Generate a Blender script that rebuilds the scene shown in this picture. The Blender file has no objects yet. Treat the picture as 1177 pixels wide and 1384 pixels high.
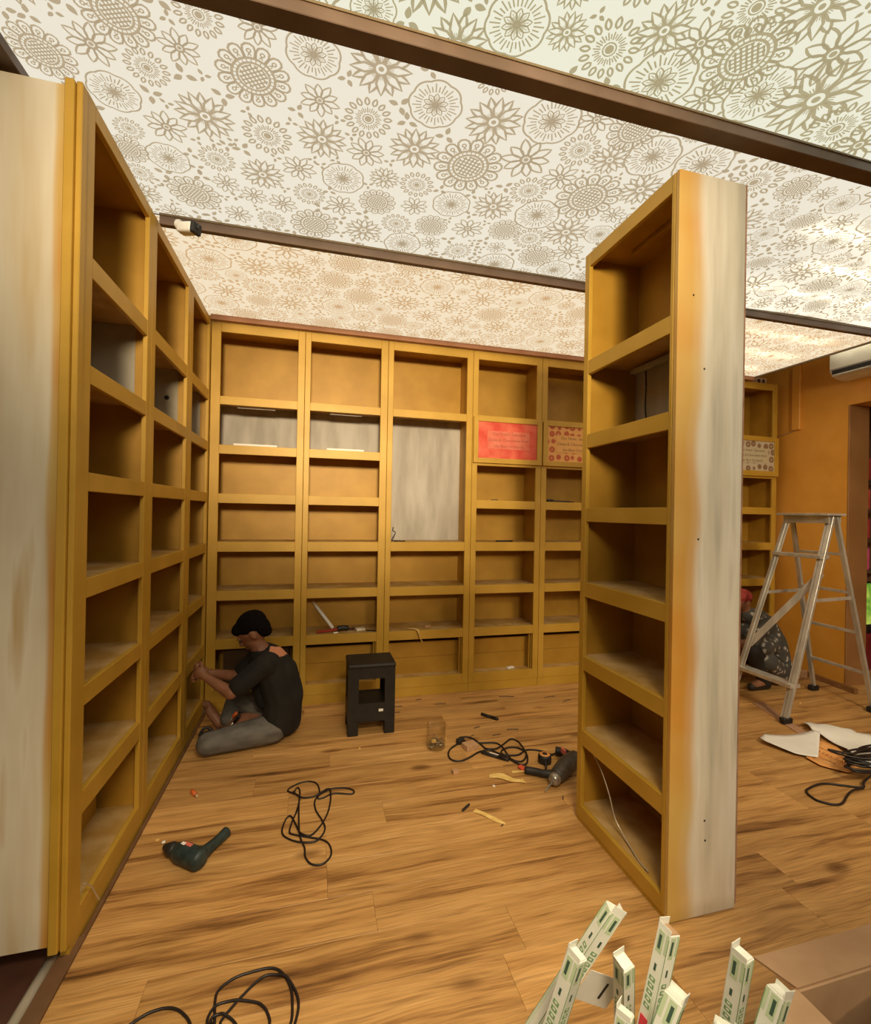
import bpy, bmesh, math, random
import numpy as np
from mathutils import Vector, Matrix, noise as mnoise

SC = bpy.context.scene
COL = SC.collection
random.seed(7)
rng = np.random.default_rng(11)

# ------------------------------------------------------------------ camera
cam_data = bpy.data.cameras.new('camera')
cam = bpy.data.objects.new('camera', cam_data)
COL.objects.link(cam)
SC.camera = cam
YAW, PITCH, ROLL, FPX = .2548, .0024, .0181, 625.1
_h = Vector((math.sin(YAW), math.cos(YAW), 0)); _r = Vector((math.cos(YAW), -math.sin(YAW), 0)); _z = Vector((0, 0, 1))
_F = _h * math.cos(PITCH) + _z * math.sin(PITCH)
_U = -_h * math.sin(PITCH) + _z * math.cos(PITCH)
_R2 = _r * math.cos(ROLL) + _U * math.sin(ROLL)
_U2 = _U * math.cos(ROLL) - _r * math.sin(ROLL)
cam.matrix_world = Matrix(((_R2.x, _U2.x, -_F.x, 0), (_R2.y, _U2.y, -_F.y, 0), (_R2.z, _U2.z, -_F.z, 1.5), (0, 0, 0, 1)))
cam_data.sensor_fit = 'HORIZONTAL'
cam_data.sensor_width = 36.0
cam_data.lens = FPX / 1177 * 36.0
cam_data.clip_start = .02

# ------------------------------------------------------------------ world, lights, exposure
w = bpy.data.worlds.new('world'); SC.world = w
w.use_nodes = True
w.node_tree.nodes['Background'].inputs[0].default_value = (1.0, .82, .6, 1)
w.node_tree.nodes['Background'].inputs[1].default_value = .03
SC.view_settings.view_transform = 'Standard'
SC.view_settings.look = 'None'
SC.view_settings.gamma = 1
SC.view_settings.exposure = -0.14
SC.view_settings.use_curve_mapping = False
SC.cycles.use_denoising = True
SC.cycles.max_bounces = 8
SC.cycles.diffuse_bounces = 5

def area_light(name, loc, sx, sy, power, color, rot=(0, 0, 0)):
    d = bpy.data.lights.new(name, 'AREA'); d.shape = 'RECTANGLE'; d.size = sx; d.size_y = sy
    d.energy = power; d.color = color
    o = bpy.data.objects.new(name, d); COL.objects.link(o); o.location = loc; o.rotation_euler = rot
    return o
# LED battens hanging above the printed fabric of the right-hand bays, shining down through it
for i, (x, y, sx, pw) in enumerate([(3.05, 1.72, 1.5, 5.0), (3.3, 1.98, 1.4, 5.0), (3.2, 2.24, 1.6, 5.0), (3.1, 2.43, 1.7, 3.0), (3.3, 2.8, 1.5, 5.0), (3.3, 3.15, 1.5, 5.0), (3.3, 3.5, 1.5, 5.0)]):
    area_light('led_batten_light', (x, y, 2.985), sx, .02, pw * .32, (1, .9, .72))
# unseen warm fill spots, added to brighten the room: two pairs aimed down the aisle at floor and back shelves, one over the right-hand side
def spot(loc, aim, power, deg, color=(1, .80, .52), blend=1.0, rad=.34):
    d = bpy.data.lights.new('fill_spot', 'SPOT'); d.energy = power; d.color = color; d.spot_size = math.radians(deg); d.spot_blend = blend; d.shadow_soft_size = rad
    o = bpy.data.objects.new('fill_spot', d); COL.objects.link(o); o.location = loc
    o.rotation_euler = (Vector(aim) - Vector(loc)).to_track_quat('-Z', 'Y').to_euler()
for x in (.28, .45): spot((x, -.25, 2.84), (.35, 2.0, 0), 285, 54)
for tx, pw in ((.12, 1400), (.98, 1100)): spot((-.03, -2.4, 2.80), (tx, 3.7, 2.65), pw, 40)
spot((-.32, -2.4, 2.80), (-1.05, 1.76, .75), 280, 25)
spot((1.75, -2.4, 2.80), (1.43, 1.43, .9), 330, 32)
spot((2.7, -.35, 2.84), (3.7, 2.5, 1.0), 500, 84)
FABRIC_E = 1.04       # strength of the backlit fabric

# ------------------------------------------------------------------ material helpers
MATS = {}
def nodes_of(m):
    m.use_nodes = True
    nt = m.node_tree
    return nt, nt.nodes, nt.links
def mat(name, col, rough=.5, metal=0.0, spec=.5, emit=None, estr=1.0, alpha=None, trans=0.0, coat=0.0):
    if name in MATS: return MATS[name]
    m = bpy.data.materials.new(name); nt, N, L = nodes_of(m)
    b = N['Principled BSDF']
    b.inputs['Base Color'].default_value = (*col, 1)
    b.inputs['Roughness'].default_value = rough
    b.inputs['Metallic'].default_value = metal
    b.inputs['Specular IOR Level'].default_value = spec
    b.inputs['Transmission Weight'].default_value = trans
    b.inputs['Coat Weight'].default_value = coat
    if emit:
        b.inputs['Emission Color'].default_value = (*emit, 1); b.inputs['Emission Strength'].default_value = estr
    MATS[name] = m
    return m
def node(N, typ, **kw):
    n = N.new(typ)
    for k, v in kw.items(): setattr(n, k, v)
    return n
def ramp(N, stops, interp='LINEAR'):
    r = N.new('ShaderNodeValToRGB'); cr = r.color_ramp; cr.interpolation = interp
    while len(cr.elements) < len(stops): cr.elements.new(.5)
    for e, (p, c) in zip(cr.elements, stops):
        e.position = p; e.color = (*c, 1) if len(c) == 3 else c
    return r
def mapping(N, L, src, scale=(1, 1, 1), loc=(0, 0, 0), rot=(0, 0, 0)):
    mp = N.new('ShaderNodeMapping'); mp.inputs['Scale'].default_value = scale; mp.inputs['Location'].default_value = loc
    mp.inputs['Rotation'].default_value = rot
    L.new(src, mp.inputs['Vector']); return mp.outputs['Vector']
def noise_mat(name, c1, c2, scale=4, stretch=(1, 1, 1), rough=.45, metal=0.0, spec=.5, bump=0.0, bscale=60, detail=4, lo=.35, hi=.65, c3=None):
    """two (three) tone paint / fabric / card with noise in world position"""
    if name in MATS: return MATS[name]
    m = bpy.data.materials.new(name); nt, N, L = nodes_of(m); b = N['Principled BSDF']
    g = node(N, 'ShaderNodeNewGeometry')
    v = mapping(N, L, g.outputs['Position'], stretch)
    n = node(N, 'ShaderNodeTexNoise'); n.inputs['Scale'].default_value = scale; n.inputs['Detail'].default_value = detail
    L.new(v, n.inputs['Vector'])
    st = [(lo, c1), (hi, c2)] if c3 is None else [(lo, c1), ((lo + hi) / 2, c2), (hi, c3)]
    r = ramp(N, st); L.new(n.outputs['Fac'], r.inputs['Fac']); L.new(r.outputs['Color'], b.inputs['Base Color'])
    b.inputs['Roughness'].default_value = rough; b.inputs['Metallic'].default_value = metal; b.inputs['Specular IOR Level'].default_value = spec
    if bump:
        n2 = node(N, 'ShaderNodeTexNoise'); n2.inputs['Scale'].default_value = bscale; n2.inputs['Detail'].default_value = 3
        L.new(v, n2.inputs['Vector'])
        bp = node(N, 'ShaderNodeBump'); bp.inputs['Strength'].default_value = bump; bp.inputs['Distance'].default_value = .002
        L.new(n2.outputs['Fac'], bp.inputs['Height']); L.new(bp.outputs['Normal'], b.inputs['Normal'])
    MATS[name] = m
    return m

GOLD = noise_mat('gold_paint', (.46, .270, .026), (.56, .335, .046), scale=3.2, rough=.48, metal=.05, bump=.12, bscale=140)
GOLD_SHADE = noise_mat('gold_paint_shaded_inside', (.39, .205, .016), (.48, .265, .030), scale=4.5, rough=.5, metal=.08, bump=.12, bscale=140)  # same gold, darkened in colour for the shade inside the cases
SHELF = noise_mat('gold_shelf_dusty', (.43, .25, .06), (.60, .42, .20), scale=7, stretch=(1, 1, 1), rough=.6, metal=.03, bump=.2, bscale=90, lo=.42, hi=.72)
GREY_BACK = noise_mat('unpainted_grey_board', (.36, .33, .28), (.50, .465, .41), scale=4, stretch=(2.5, 2.5, .5), rough=.75, bump=.1)
BROWN = noise_mat('dark_brown_beam', (.095, .058, .036), (.14, .088, .058), scale=5, rough=.45, bump=.1)
CROWN = noise_mat('red_brown_crown', (.36, .16, .075), (.44, .21, .11), scale=5, rough=.5)
RAWEDGE = noise_mat('raw_red_edge', (.30, .15, .09), (.42, .24, .16), scale=20, rough=.8)
ALU = noise_mat('ladder_aluminium', (.50, .49, .45), (.68, .67, .62), scale=14, stretch=(1, 1, .3), rough=.38, metal=.55)
BLACKP = noise_mat('black_plastic', (.010, .010, .010), (.022, .020, .020), scale=20, rough=.5)
RUBBER = mat('black_cable_rubber', (.014, .009, .008), rough=.45)
WHITEP = noise_mat('white_plastic', (.72, .70, .66), (.80, .79, .76), scale=8, rough=.4)
CARD = noise_mat('cardboard', (.36, .215, .115), (.46, .29, .165), scale=6, stretch=(1, 1, 1), rough=.85, bump=.15, bscale=120)
PAPER = noise_mat('white_paper', (.78, .77, .72), (.86, .85, .82), scale=6, rough=.8)
CHIP = noise_mat('yellow_wood_chip', (.70, .47, .13), (.85, .63, .24), scale=30, rough=.7)
WOODBIT = noise_mat('pale_wood', (.42, .24, .12), (.55, .34, .19), scale=30, stretch=(1, 6, 1), rough=.7)
SKIN = noise_mat('skin', (.21, .088, .045), (.27, .12, .065), scale=14, rough=.55)

SIDE_GREY = noise_mat('grey_with_overspray', (.30, .25, .15), (.44, .40, .32), scale=3.5, rough=.7, lo=.4, hi=.6)
def end_panel_mat(name, axis, edge, sign, width, seed, tones=((.42, .40, .33), (.63, .57, .47), (.72, .67, .58), (.50, .44, .36))):
    """unpainted pale board with a soft band of sprayed gold along its front edge"""
    m = bpy.data.materials.new(name); nt, N, L = nodes_of(m); b = N['Principled BSDF']
    g = node(N, 'ShaderNodeNewGeometry')
    v = mapping(N, L, g.outputs['Position'], (7, 7, .7), loc=(seed, 0, seed))
    n = node(N, 'ShaderNodeTexNoise'); n.inputs['Scale'].default_value = 1.6; n.inputs['Detail'].default_value = 3; L.new(v, n.inputs['Vector'])
    base = ramp(N, [(.28, tones[0]), (.45, tones[1]), (.6, tones[2]), (.75, tones[3])]); L.new(n.outputs['Fac'], base.inputs['Fac'])
    sep = node(N, 'ShaderNodeSeparateXYZ'); L.new(g.outputs['Position'], sep.inputs[0])
    d = node(N, 'ShaderNodeMath', operation='SUBTRACT'); L.new(sep.outputs[axis], d.inputs[0]); d.inputs[1].default_value = edge
    d2 = node(N, 'ShaderNodeMath', operation='MULTIPLY'); L.new(d.outputs[0], d2.inputs[0]); d2.inputs[1].default_value = sign / width
    v2 = mapping(N, L, g.outputs['Position'], (1, 1, 1.6), loc=(seed, 3, 0))
    n2 = node(N, 'ShaderNodeTexNoise'); n2.inputs['Scale'].default_value = 1.2; n2.inputs['Detail'].default_value = 1; L.new(v2, n2.inputs['Vector'])
    a = node(N, 'ShaderNodeMath', operation='MULTIPLY_ADD'); L.new(n2.outputs['Fac'], a.inputs[0]); a.inputs[1].default_value = -.55; L.new(d2.outputs[0], a.inputs[2])
    r = ramp(N, [(.0, (1, 1, 1)), (.14, (.85, .85, .85)), (.42, (0, 0, 0))], 'EASE'); L.new(a.outputs[0], r.inputs['Fac'])
    mx = node(N, 'ShaderNodeMix', data_type='RGBA'); L.new(r.outputs['Color'], mx.inputs['Factor'])
    L.new(base.outputs['Color'], mx.inputs[6])
    v3 = mapping(N, L, g.outputs['Position'], (1, 1, 1.3), loc=(9, seed, 0))
    n3 = node(N, 'ShaderNodeTexNoise'); n3.inputs['Scale'].default_value = 1.5; L.new(v3, n3.inputs['Vector'])
    gold = ramp(N, [(.35, (.55, .26, .04)), (.65, (.60, .42, .13))]); L.new(n3.outputs['Fac'], gold.inputs['Fac'])
    L.new(gold.outputs['Color'], mx.inputs[7]); L.new(mx.outputs[2], b.inputs['Base Color'])
    b.inputs['Roughness'].default_value = .5
    n4 = node(N, 'ShaderNodeTexNoise'); n4.inputs['Scale'].default_value = 3.5; n4.inputs['Detail'].default_value = 2; L.new(g.outputs['Position'], n4.inputs['Vector'])
    bp = node(N, 'ShaderNodeBump'); bp.inputs['Strength'].default_value = .35; bp.inputs['Distance'].default_value = .03
    L.new(n4.outputs['Fac'], bp.inputs['Height']); L.new(bp.outputs['Normal'], b.inputs['Normal'])
    return m

def plank_mat():
    m = bpy.data.materials.new('wood_plank'); nt, N, L = nodes_of(m); b = N['Principled BSDF']
    g = node(N, 'ShaderNodeNewGeometry'); oi = node(N, 'ShaderNodeObjectInfo')
    off = node(N, 'ShaderNodeVectorMath', operation='SCALE'); off.inputs[0].default_value = (37, 11, 5); L.new(oi.outputs['Random'], off.inputs['Scale'])
    add = node(N, 'ShaderNodeVectorMath', operation='ADD'); L.new(g.outputs['Position'], add.inputs[0]); L.new(off.outputs[0], add.inputs[1])
    P = add.outputs[0]
    # wavy distortion
    nd = node(N, 'ShaderNodeTexNoise'); nd.inputs['Scale'].default_value = 1.0; nd.inputs['Detail'].default_value = 2
    L.new(mapping(N, L, P, (2.2, 5, 1)), nd.inputs['Vector'])
    sub = node(N, 'ShaderNodeVectorMath', operation='MULTIPLY_ADD'); L.new(nd.outputs['Color'], sub.inputs[0]); sub.inputs[1].default_value = (0, .055, 0); L.new(P, sub.inputs[2])
    PD = sub.outputs[0]
    # long dark streaks
    n1 = node(N, 'ShaderNodeTexNoise'); n1.inputs['Scale'].default_value = 1.0; n1.inputs['Detail'].default_value = 5; n1.inputs['Roughness'].default_value = .6
    L.new(mapping(N, L, PD, (1.1, 17, 1)), n1.inputs['Vector'])
    r1 = ramp(N, [(.26, (.10, .043, .014)), (.36, (.31, .150, .047)), (.45, (.52, .285, .096)), (.60, (.60, .345, .125)), (.78, (.74, .46, .19))]); L.new(n1.outputs['Fac'], r1.inputs['Fac'])
    # fine grain
    n2 = node(N, 'ShaderNodeTexNoise'); n2.inputs['Scale'].default_value = 1.0; n2.inputs['Detail'].default_value = 4
    L.new(mapping(N, L, PD, (6, 160, 1)), n2.inputs['Vector'])
    r2 = ramp(N, [(.3, (.72, .70, .66)), (.6, (1.05, 1.05, 1.05))]); L.new(n2.outputs['Fac'], r2.inputs['Fac'])
    mul = node(N, 'ShaderNodeMix', data_type='RGBA', blend_type='MULTIPLY'); mul.inputs['Factor'].default_value = 1
    L.new(r1.outputs['Color'], mul.inputs[6]); L.new(r2.outputs['Color'], mul.inputs[7])
    n5 = node(N, 'ShaderNodeTexNoise'); n5.inputs['Scale'].default_value = 1.0; n5.inputs['Detail'].default_value = 3
    L.new(mapping(N, L, PD, (2.4, 46, 1), loc=(3, 7, 0)), n5.inputs['Vector'])
    r5 = ramp(N, [(.30, (.52, .46, .40)), (.42, (1, 1, 1))]); L.new(n5.outputs['Fac'], r5.inputs['Fac'])
    mulf = node(N, 'ShaderNodeMix', data_type='RGBA', blend_type='MULTIPLY'); mulf.inputs['Factor'].default_value = .7
    L.new(mul.outputs[2], mulf.inputs[6]); L.new(r5.outputs['Color'], mulf.inputs[7]); mul = mulf
    # knots
    vo = node(N, 'ShaderNodeTexVoronoi'); vo.inputs['Scale'].default_value = 1.0
    L.new(mapping(N, L, PD, (2.1, 4.6, 1)), vo.inputs['Vector'])
    r3 = ramp(N, [(.0, (.16, .12, .1)), (.055, (.35, .28, .22)), (.19, (1, 1, 1))], 'EASE'); L.new(vo.outputs['Distance'], r3.inputs['Fac'])
    mul2 = node(N, 'ShaderNodeMix', data_type='RGBA', blend_type='MULTIPLY'); mul2.inputs['Factor'].default_value = .85
    L.new(mul.outputs[2], mul2.inputs[6]); L.new(r3.outputs['Color'], mul2.inputs[7])
    # plank to plank tone
    r4 = ramp(N, [(0, (.86, .84, .80)), (.5, (1, 1, 1)), (1, (1.12, 1.1, 1.08))]); L.new(oi.outputs['Random'], r4.inputs['Fac'])
    mul3 = node(N, 'ShaderNodeMix', data_type='RGBA', blend_type='MULTIPLY'); mul3.inputs['Factor'].default_value = 1
    L.new(mul2.outputs[2], mul3.inputs[6]); L.new(r4.outputs['Color'], mul3.inputs[7])
    L.new(mul3.outputs[2], b.inputs['Base Color'])
    b.inputs['Roughness'].default_value = .42; b.inputs['Specular IOR Level'].default_value = .45
    bp = node(N, 'ShaderNodeBump'); bp.inputs['Strength'].default_value = .12; bp.inputs['Distance'].default_value = .002
    L.new(n2.outputs['Fac'], bp.inputs['Height']); L.new(bp.outputs['Normal'], b.inputs['Normal'])
    return m
PLANK = plank_mat()

def fabric_mat(name, col, strength, sampling=True, translucent=True):
    m = bpy.data.materials.new(name); nt, N, L = nodes_of(m)
    N.remove(N['Principled BSDF'])
    out = N['Material Output']
    e = node(N, 'ShaderNodeEmission'); e.inputs['Color'].default_value = (*col, 1); e.inputs['Strength'].default_value = strength
    t = node(N, 'ShaderNodeBsdfTranslucent'); t.inputs['Color'].default_value = (*[min(1, c * .35) for c in col], 1)
    a = node(N, 'ShaderNodeAddShader'); L.new(e.outputs[0], a.inputs[0]); L.new(t.outputs[0], a.inputs[1])
    L.new(a.outputs[0], out.inputs['Surface'])
    if not sampling: m.cycles.emission_sampling = 'NONE'
    return m

# ------------------------------------------------------------------ mesh helpers
def loc_of(parent):
    v = Vector((0, 0, 0))
    while parent is not None:
        v += parent.location; parent = parent.parent
    return v
def link(name, me, parent=None, m=None, smooth=False):
    o = bpy.data.objects.new(name, me); COL.objects.link(o)
    if parent is not None: o.parent = parent
    if m is not None: me.materials.append(m)
    if smooth:
        for p in me.polygons: p.use_smooth = True
    return o
def mesh_obj(name, verts, faces, m, parent=None, smooth=False):
    """verts are world coordinates; the object sits at its parent's origin"""
    o0 = loc_of(parent)
    me = bpy.data.meshes.new(name)
    me.from_pydata([tuple(Vector(v) - o0) for v in verts], [], faces); me.update()
    return link(name, me, parent, m, smooth)
def bm_obj(name, bm, m, parent=None, smooth=False):
    o0 = loc_of(parent)
    bmesh.ops.translate(bm, verts=bm.verts, vec=-o0)
    me = bpy.data.meshes.new(name); bm.to_mesh(me); bm.free()
    return link(name, me, parent, m, smooth)
def add_box(bm, lo, hi, M=None):
    lo, hi = [min(a, b) for a, b in zip(lo, hi)], [max(a, b) for a, b in zip(lo, hi)]
    vs = [bm.verts.new(Vector((x, y, z)) if M is None else M @ Vector((x, y, z))) for z in (lo[2], hi[2]) for y in (lo[1], hi[1]) for x in (lo[0], hi[0])]
    for f in ((0, 2, 3, 1), (4, 5, 7, 6), (0, 1, 5, 4), (2, 6, 7, 3), (0, 4, 6, 2), (1, 3, 7, 5)):
        bm.faces.new([vs[i] for i in f])
    return vs
def box(name, lo, hi, m, parent=None, bev=.0015, M=None, seg=1):
    bm = bmesh.new(); add_box(bm, lo, hi, M)
    if bev: bmesh.ops.bevel(bm, geom=list(bm.edges), offset=bev, segments=seg, affect='EDGES', profile=.5)
    return bm_obj(name, bm, m, parent)
def frame_to(p0, p1, roll=0):
    """matrix whose Z axis runs p0 -> p1"""
    p0, p1 = Vector(p0), Vector(p1); z = (p1 - p0).normalized()
    ref = Vector((0, 0, 1)) if abs(z.z) < .95 else Vector((1, 0, 0))
    x = ref.cross(z).normalized(); y = z.cross(x)
    M = Matrix((x, y, z)).transposed().to_4x4(); M.translation = p0
    return M @ Matrix.Rotation(roll, 4, 'Z')
def bar(name, p0, p1, sx, sy, m, parent=None, roll=0, bev=.0015):
    L_ = (Vector(p1) - Vector(p0)).length
    return box(name, (-sx / 2, -sy / 2, 0), (sx / 2, sy / 2, L_), m, parent, bev, frame_to(p0, p1, roll))
def smooth_path(pts, n=6, closed=False):
    P = [Vector(p) for p in pts]; out = []
    k = len(P)
    for i in range(k if closed else k - 1):
        g = lambda j: P[j % k] if closed else P[max(0, min(k - 1, j))]
        a, b, c, d = g(i - 1), g(i), g(i + 1), g(i + 2)
        for s in range(n):
            t = s / n
            out.append(.5 * ((2 * b) + (c - a) * t + (2 * a - 5 * b + 4 * c - d) * t * t + (3 * b - a - 3 * c + d) * t ** 3))
    if not closed: out.append(P[-1])
    return out
def add_tube(bm, pts, r, seg=6, cap=True, taper=None):
    n = len(pts); rings = []; up = Vector((0, 0, 1))
    for i, p in enumerate(pts):
        t = (pts[min(n - 1, i + 1)] - pts[max(0, i - 1)])
        t = t.normalized() if t.length > 1e-9 else Vector((1, 0, 0))
        a = t.cross(up)
        if a.length < .05: a = t.cross(Vector((1, 0, 0)))
        a.normalize(); b = a.cross(t)
        rr = r if taper is None else taper[i]
        rings.append([bm.verts.new(p + (a * math.cos(2 * math.pi * k / seg) + b * math.sin(2 * math.pi * k / seg)) * rr) for k in range(seg)])
    for A, B in zip(rings, rings[1:]):
        for k in range(seg): bm.faces.new((A[k], A[(k + 1) % seg], B[(k + 1) % seg], B[k]))
    if cap:
        bm.faces.new(rings[0][::-1]); bm.faces.new(rings[-1])
def tube(name, pts, r, m, parent=None, n=6, seg=6, smooth=True):
    bm = bmesh.new(); P = smooth_path(pts, n) if n > 1 else [Vector(p) for p in pts]
    add_tube(bm, P, r, seg); bmesh.ops.recalc_face_normals(bm, faces=bm.faces)
    return bm_obj(name, bm, m, parent, smooth)
def lathe(name, p0, p1, prof, m, parent=None, seg=20, smooth=True):
    """prof: (t along p0->p1 in metres, radius)"""
    M = frame_to(p0, p1); bm = bmesh.new(); rings = []
    for t, r in prof:
        if r < 1e-6: rings.append([bm.verts.new(M @ Vector((0, 0, t)))])
        else: rings.append([bm.verts.new(M @ Vector((r * math.cos(2 * math.pi * k / seg), r * math.sin(2 * math.pi * k / seg), t))) for k in range(seg)])
    for A, B in zip(rings, rings[1:]):
        for k in range(seg):
            if len(A) == 1 and len(B) == 1: continue
            if len(A) == 1: bm.faces.new((A[0], B[k], B[(k + 1) % seg]))
            elif len(B) == 1: bm.faces.new((A[k], A[(k + 1) % seg], B[0]))
            else: bm.faces.new((A[k], A[(k + 1) % seg], B[(k + 1) % seg], B[k]))
    for r_ in (rings[0], rings[-1]):
        if len(r_) > 2: bm.faces.new(r_)
    bmesh.ops.recalc_face_normals(bm, faces=bm.faces)
    return bm_obj(name, bm, m, parent, smooth)
def tag(o, label=None, cat=None, group=None, kind=None):
    if label: o['label'] = label
    if cat: o['category'] = cat
    if group: o['group'] = group
    if kind: o['kind'] = kind
    return o
def thing(name, label, cat, loc, group=None):
    o = bpy.data.objects.new(name, None); COL.objects.link(o); o.location = loc; o.empty_display_size = .05
    return tag(o, label, cat, group)
def shade_auto(o):
    for p in o.data.polygons: p.use_smooth = True

# ================================================================== STRUCTURE
# ---- floor: substrate + individual planks
sub = box('floor', (-.745, -1.6, -.06), (5.9, 4.3, -.012), mat('floor_underlay', (.10, .055, .025), rough=.9), bev=0)
tag(sub, kind='structure')
PW = .185; rows_y = [1.28 + PW * k for k in range(-16, 17)]
pl_mesh = {}
for ri, y0 in enumerate(rows_y):
    x = -.745 - random.uniform(0, 1.1)
    while x < 5.85:
        x1 = x + 1.22
        a, b_ = max(x, -.745), min(x1, 5.85)
        if b_ - a > .05 and y0 > -1.6 and y0 < 4.1:
            bm = bmesh.new(); add_box(bm, (a + .0003, y0 + .0003, -.012), (b_ - .0003, y0 + PW - .0003, random.uniform(-.0004, .0003)))
            bmesh.ops.bevel(bm, geom=[e for e in bm.edges if all(v.co.z > -.01 for v in e.verts)], offset=.0007, segments=1, affect='EDGES')
            bm_obj('plank', bm, PLANK, sub)
        x = x1
lf = box('floor_lobby', (-1.75, -1.6, -.06), (-.83, 4.2, -.004), noise_mat('dark_red_floor', (.055, .020, .013), (.10, .040, .025), scale=9, rough=.5), bev=0)
tag(lf, kind='structure')
t1 = box('trim_1', (-.80, -1.6, -.05), (-.745, 1.86, .012), noise_mat('brown_floor_edge', (.13, .065, .028), (.19, .10, .05), scale=8, rough=.5), bev=.003); tag(t1, kind='structure')
tag(box('trim_3', (-.7595, 1.8605, -.05), (-.745, 3.70, .012), MATS['brown_floor_edge'], bev=.002), kind='structure')
t2 = tube('trim_2', [(-.817, -1.6, .006), (-.815, 0, .006), (-.813, 1.84, .006)], .017, noise_mat('white_bead', (.62, .58, .48), (.72, .69, .6), scale=10, rough=.6), n=1, seg=10); tag(t2, kind='structure')

# ---- walls
ORANGE_WALL = noise_mat('orange_painted_wall', (.66, .30, .036), (.78, .38, .065), scale=2.2, rough=.42, bump=.25, bscale=9)
WALLB = noise_mat('back_wall_brown', (.30, .17, .05), (.36, .21, .07), scale=3, rough=.7)
def wall(name, lo, hi, m): return tag(box(name, lo, hi, m, bev=0), kind='structure')
wall('wall_back', (-1.75, 4.03, -.05), (5.9, 4.13, 3.4), WALLB)
wall('wall_left', (-1.85, -1.6, -.05), (-1.75, 4.13, 3.4), noise_mat('left_wall_cream', (.50, .42, .28), (.58, .50, .36), scale=2, rough=.7))
XW, YJ, ZL = 4.68, 3.125, 2.55
bmw = bmesh.new()
add_box(bmw, (XW, YJ, -.05), (XW + .24, 4.03, 3.4)); add_box(bmw, (XW, 1.9, ZL), (XW + .24, YJ, 3.4)); add_box(bmw, (XW, -1.6, -.05), (XW + .24, 1.9, 3.4))
tag(bm_obj('wall_right', bmw, ORANGE_WALL), kind='structure')
wall('wall_lobby', (5.75, 1.0, -.05), (5.85, 4.03, 3.4), noise_mat('lobby_wall', (.30, .12, .06), (.36, .16, .09), scale=2, rough=.7))
jb = box('door_1', (XW - .004, YJ - .012, 0), (XW + .24, YJ, ZL), noise_mat('brown_door_lining', (.30, .14, .045), (.38, .19, .07), scale=3, rough=.55), bev=.002); tag(jb, kind='structure')
tag(box('ceiling', (-1.85, -1.6, 3.4), (5.9, 4.13, 3.5), noise_mat('concrete_slab', (.10, .09, .08), (.14, .12, .10), scale=4, rough=.9), bev=0), kind='structure')
# cover strips on the orange wall
cb = box('wall_duct_cover', (XW - .028, 3.548, 2.40), (XW, 3.628, 3.2), ORANGE_WALL, bev=.004); tag(cb, 'vertical orange painted duct cover on the orange wall beside the corner', 'duct')
tb = tube('wall_cable', [(XW - .006, 3.60, 2.40), (XW - .006, 3.75, 2.372), (XW - .006, 3.9, 2.36), (XW - .004, 4.0, 2.362)], .006, noise_mat('pale_cable', (.5, .3, .13), (.56, .36, .18), scale=9), n=4); tag(tb, 'thin pale cable along the orange wall below the duct cover', 'cable')
lb = bar('wood_batten', (4.63, 3.62, .02), (4.555, 2.95, .02), .04, .05, noise_mat('brown_batten', (.22, .10, .03), (.30, .15, .06), scale=9, stretch=(6, 1, 6))); tag(lb, 'long brown wooden batten lying on the floor along the orange wall', 'batten')

# ================================================================== CEILING FABRIC
ZF = 2.92
def zfab(x, y):
    s = min(1, max(0, (x - 1.9) / 1.0)) * min(1, max(0, (4.18 - x) / .4))
    return ZF + s * .011 * math.sin(y * 21 + 1.1 * math.sin(x * 2.3) + x * 1.2) + s * .005 * math.sin(y * 37 - x * 3)
def fabric_panel(x0, x1, y0, y1, m, name, label):
    nx, ny = max(2, int((x1 - x0) / .05)), max(2, int((y1 - y0) / .025))
    vs = [(x0 + (x1 - x0) * i / nx, y0 + (y1 - y0) * j / ny, zfab(x0 + (x1 - x0) * i / nx, y0 + (y1 - y0) * j / ny)) for j in range(ny + 1) for i in range(nx + 1)]
    fs = [(j * (nx + 1) + i, (j + 1) * (nx + 1) + i, (j + 1) * (nx + 1) + i + 1, j * (nx + 1) + i + 1) for j in range(ny) for i in range(nx)]
    o = thing(name, label, 'ceiling panel', ((x0 + x1) / 2, (y0 + y1) / 2, ZF), 'printed ceiling panels')
    mesh_obj('fabric', vs, fs, m, o, smooth=True)
    return o
B1Y, B2Y = (1.336, 1.398), (2.49, 2.52)
XF0, XF1 = -.94, 4.22
FAB = [fabric_mat('backlit_fabric_near', (.86, .85, .69), FABRIC_E), fabric_mat('backlit_fabric_middle', (.87, .81, .67), FABRIC_E), fabric_mat('backlit_fabric_far', (.93, .78, .56), FABRIC_E)]
PRN = [fabric_mat('backlit_print_near', (.40, .345, .21), FABRIC_E * .9, False), fabric_mat('backlit_print_middle', (.43, .345, .23), FABRIC_E * .9, False), fabric_mat('backlit_print_far', (.58, .40, .22), FABRIC_E * .9, False)]
panels = [fabric_panel(XF0, XF1 + .1, -1.55, B1Y[0] + .01, FAB[0], 'ceiling_fabric', 'white backlit ceiling fabric printed with flowers, on the camera side of the wide beam'),
          fabric_panel(XF0, XF1 + .05, B1Y[1] - .01, B2Y[0] + .01, FAB[1], 'ceiling_fabric', 'white backlit ceiling fabric printed with flowers, between the two dark beams'),
          fabric_panel(XF0, XF1, B2Y[1] - .01, 3.70, FAB[2], 'ceiling_fabric', 'warm peach backlit ceiling fabric with flowers, next to the back bookcases')]

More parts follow.
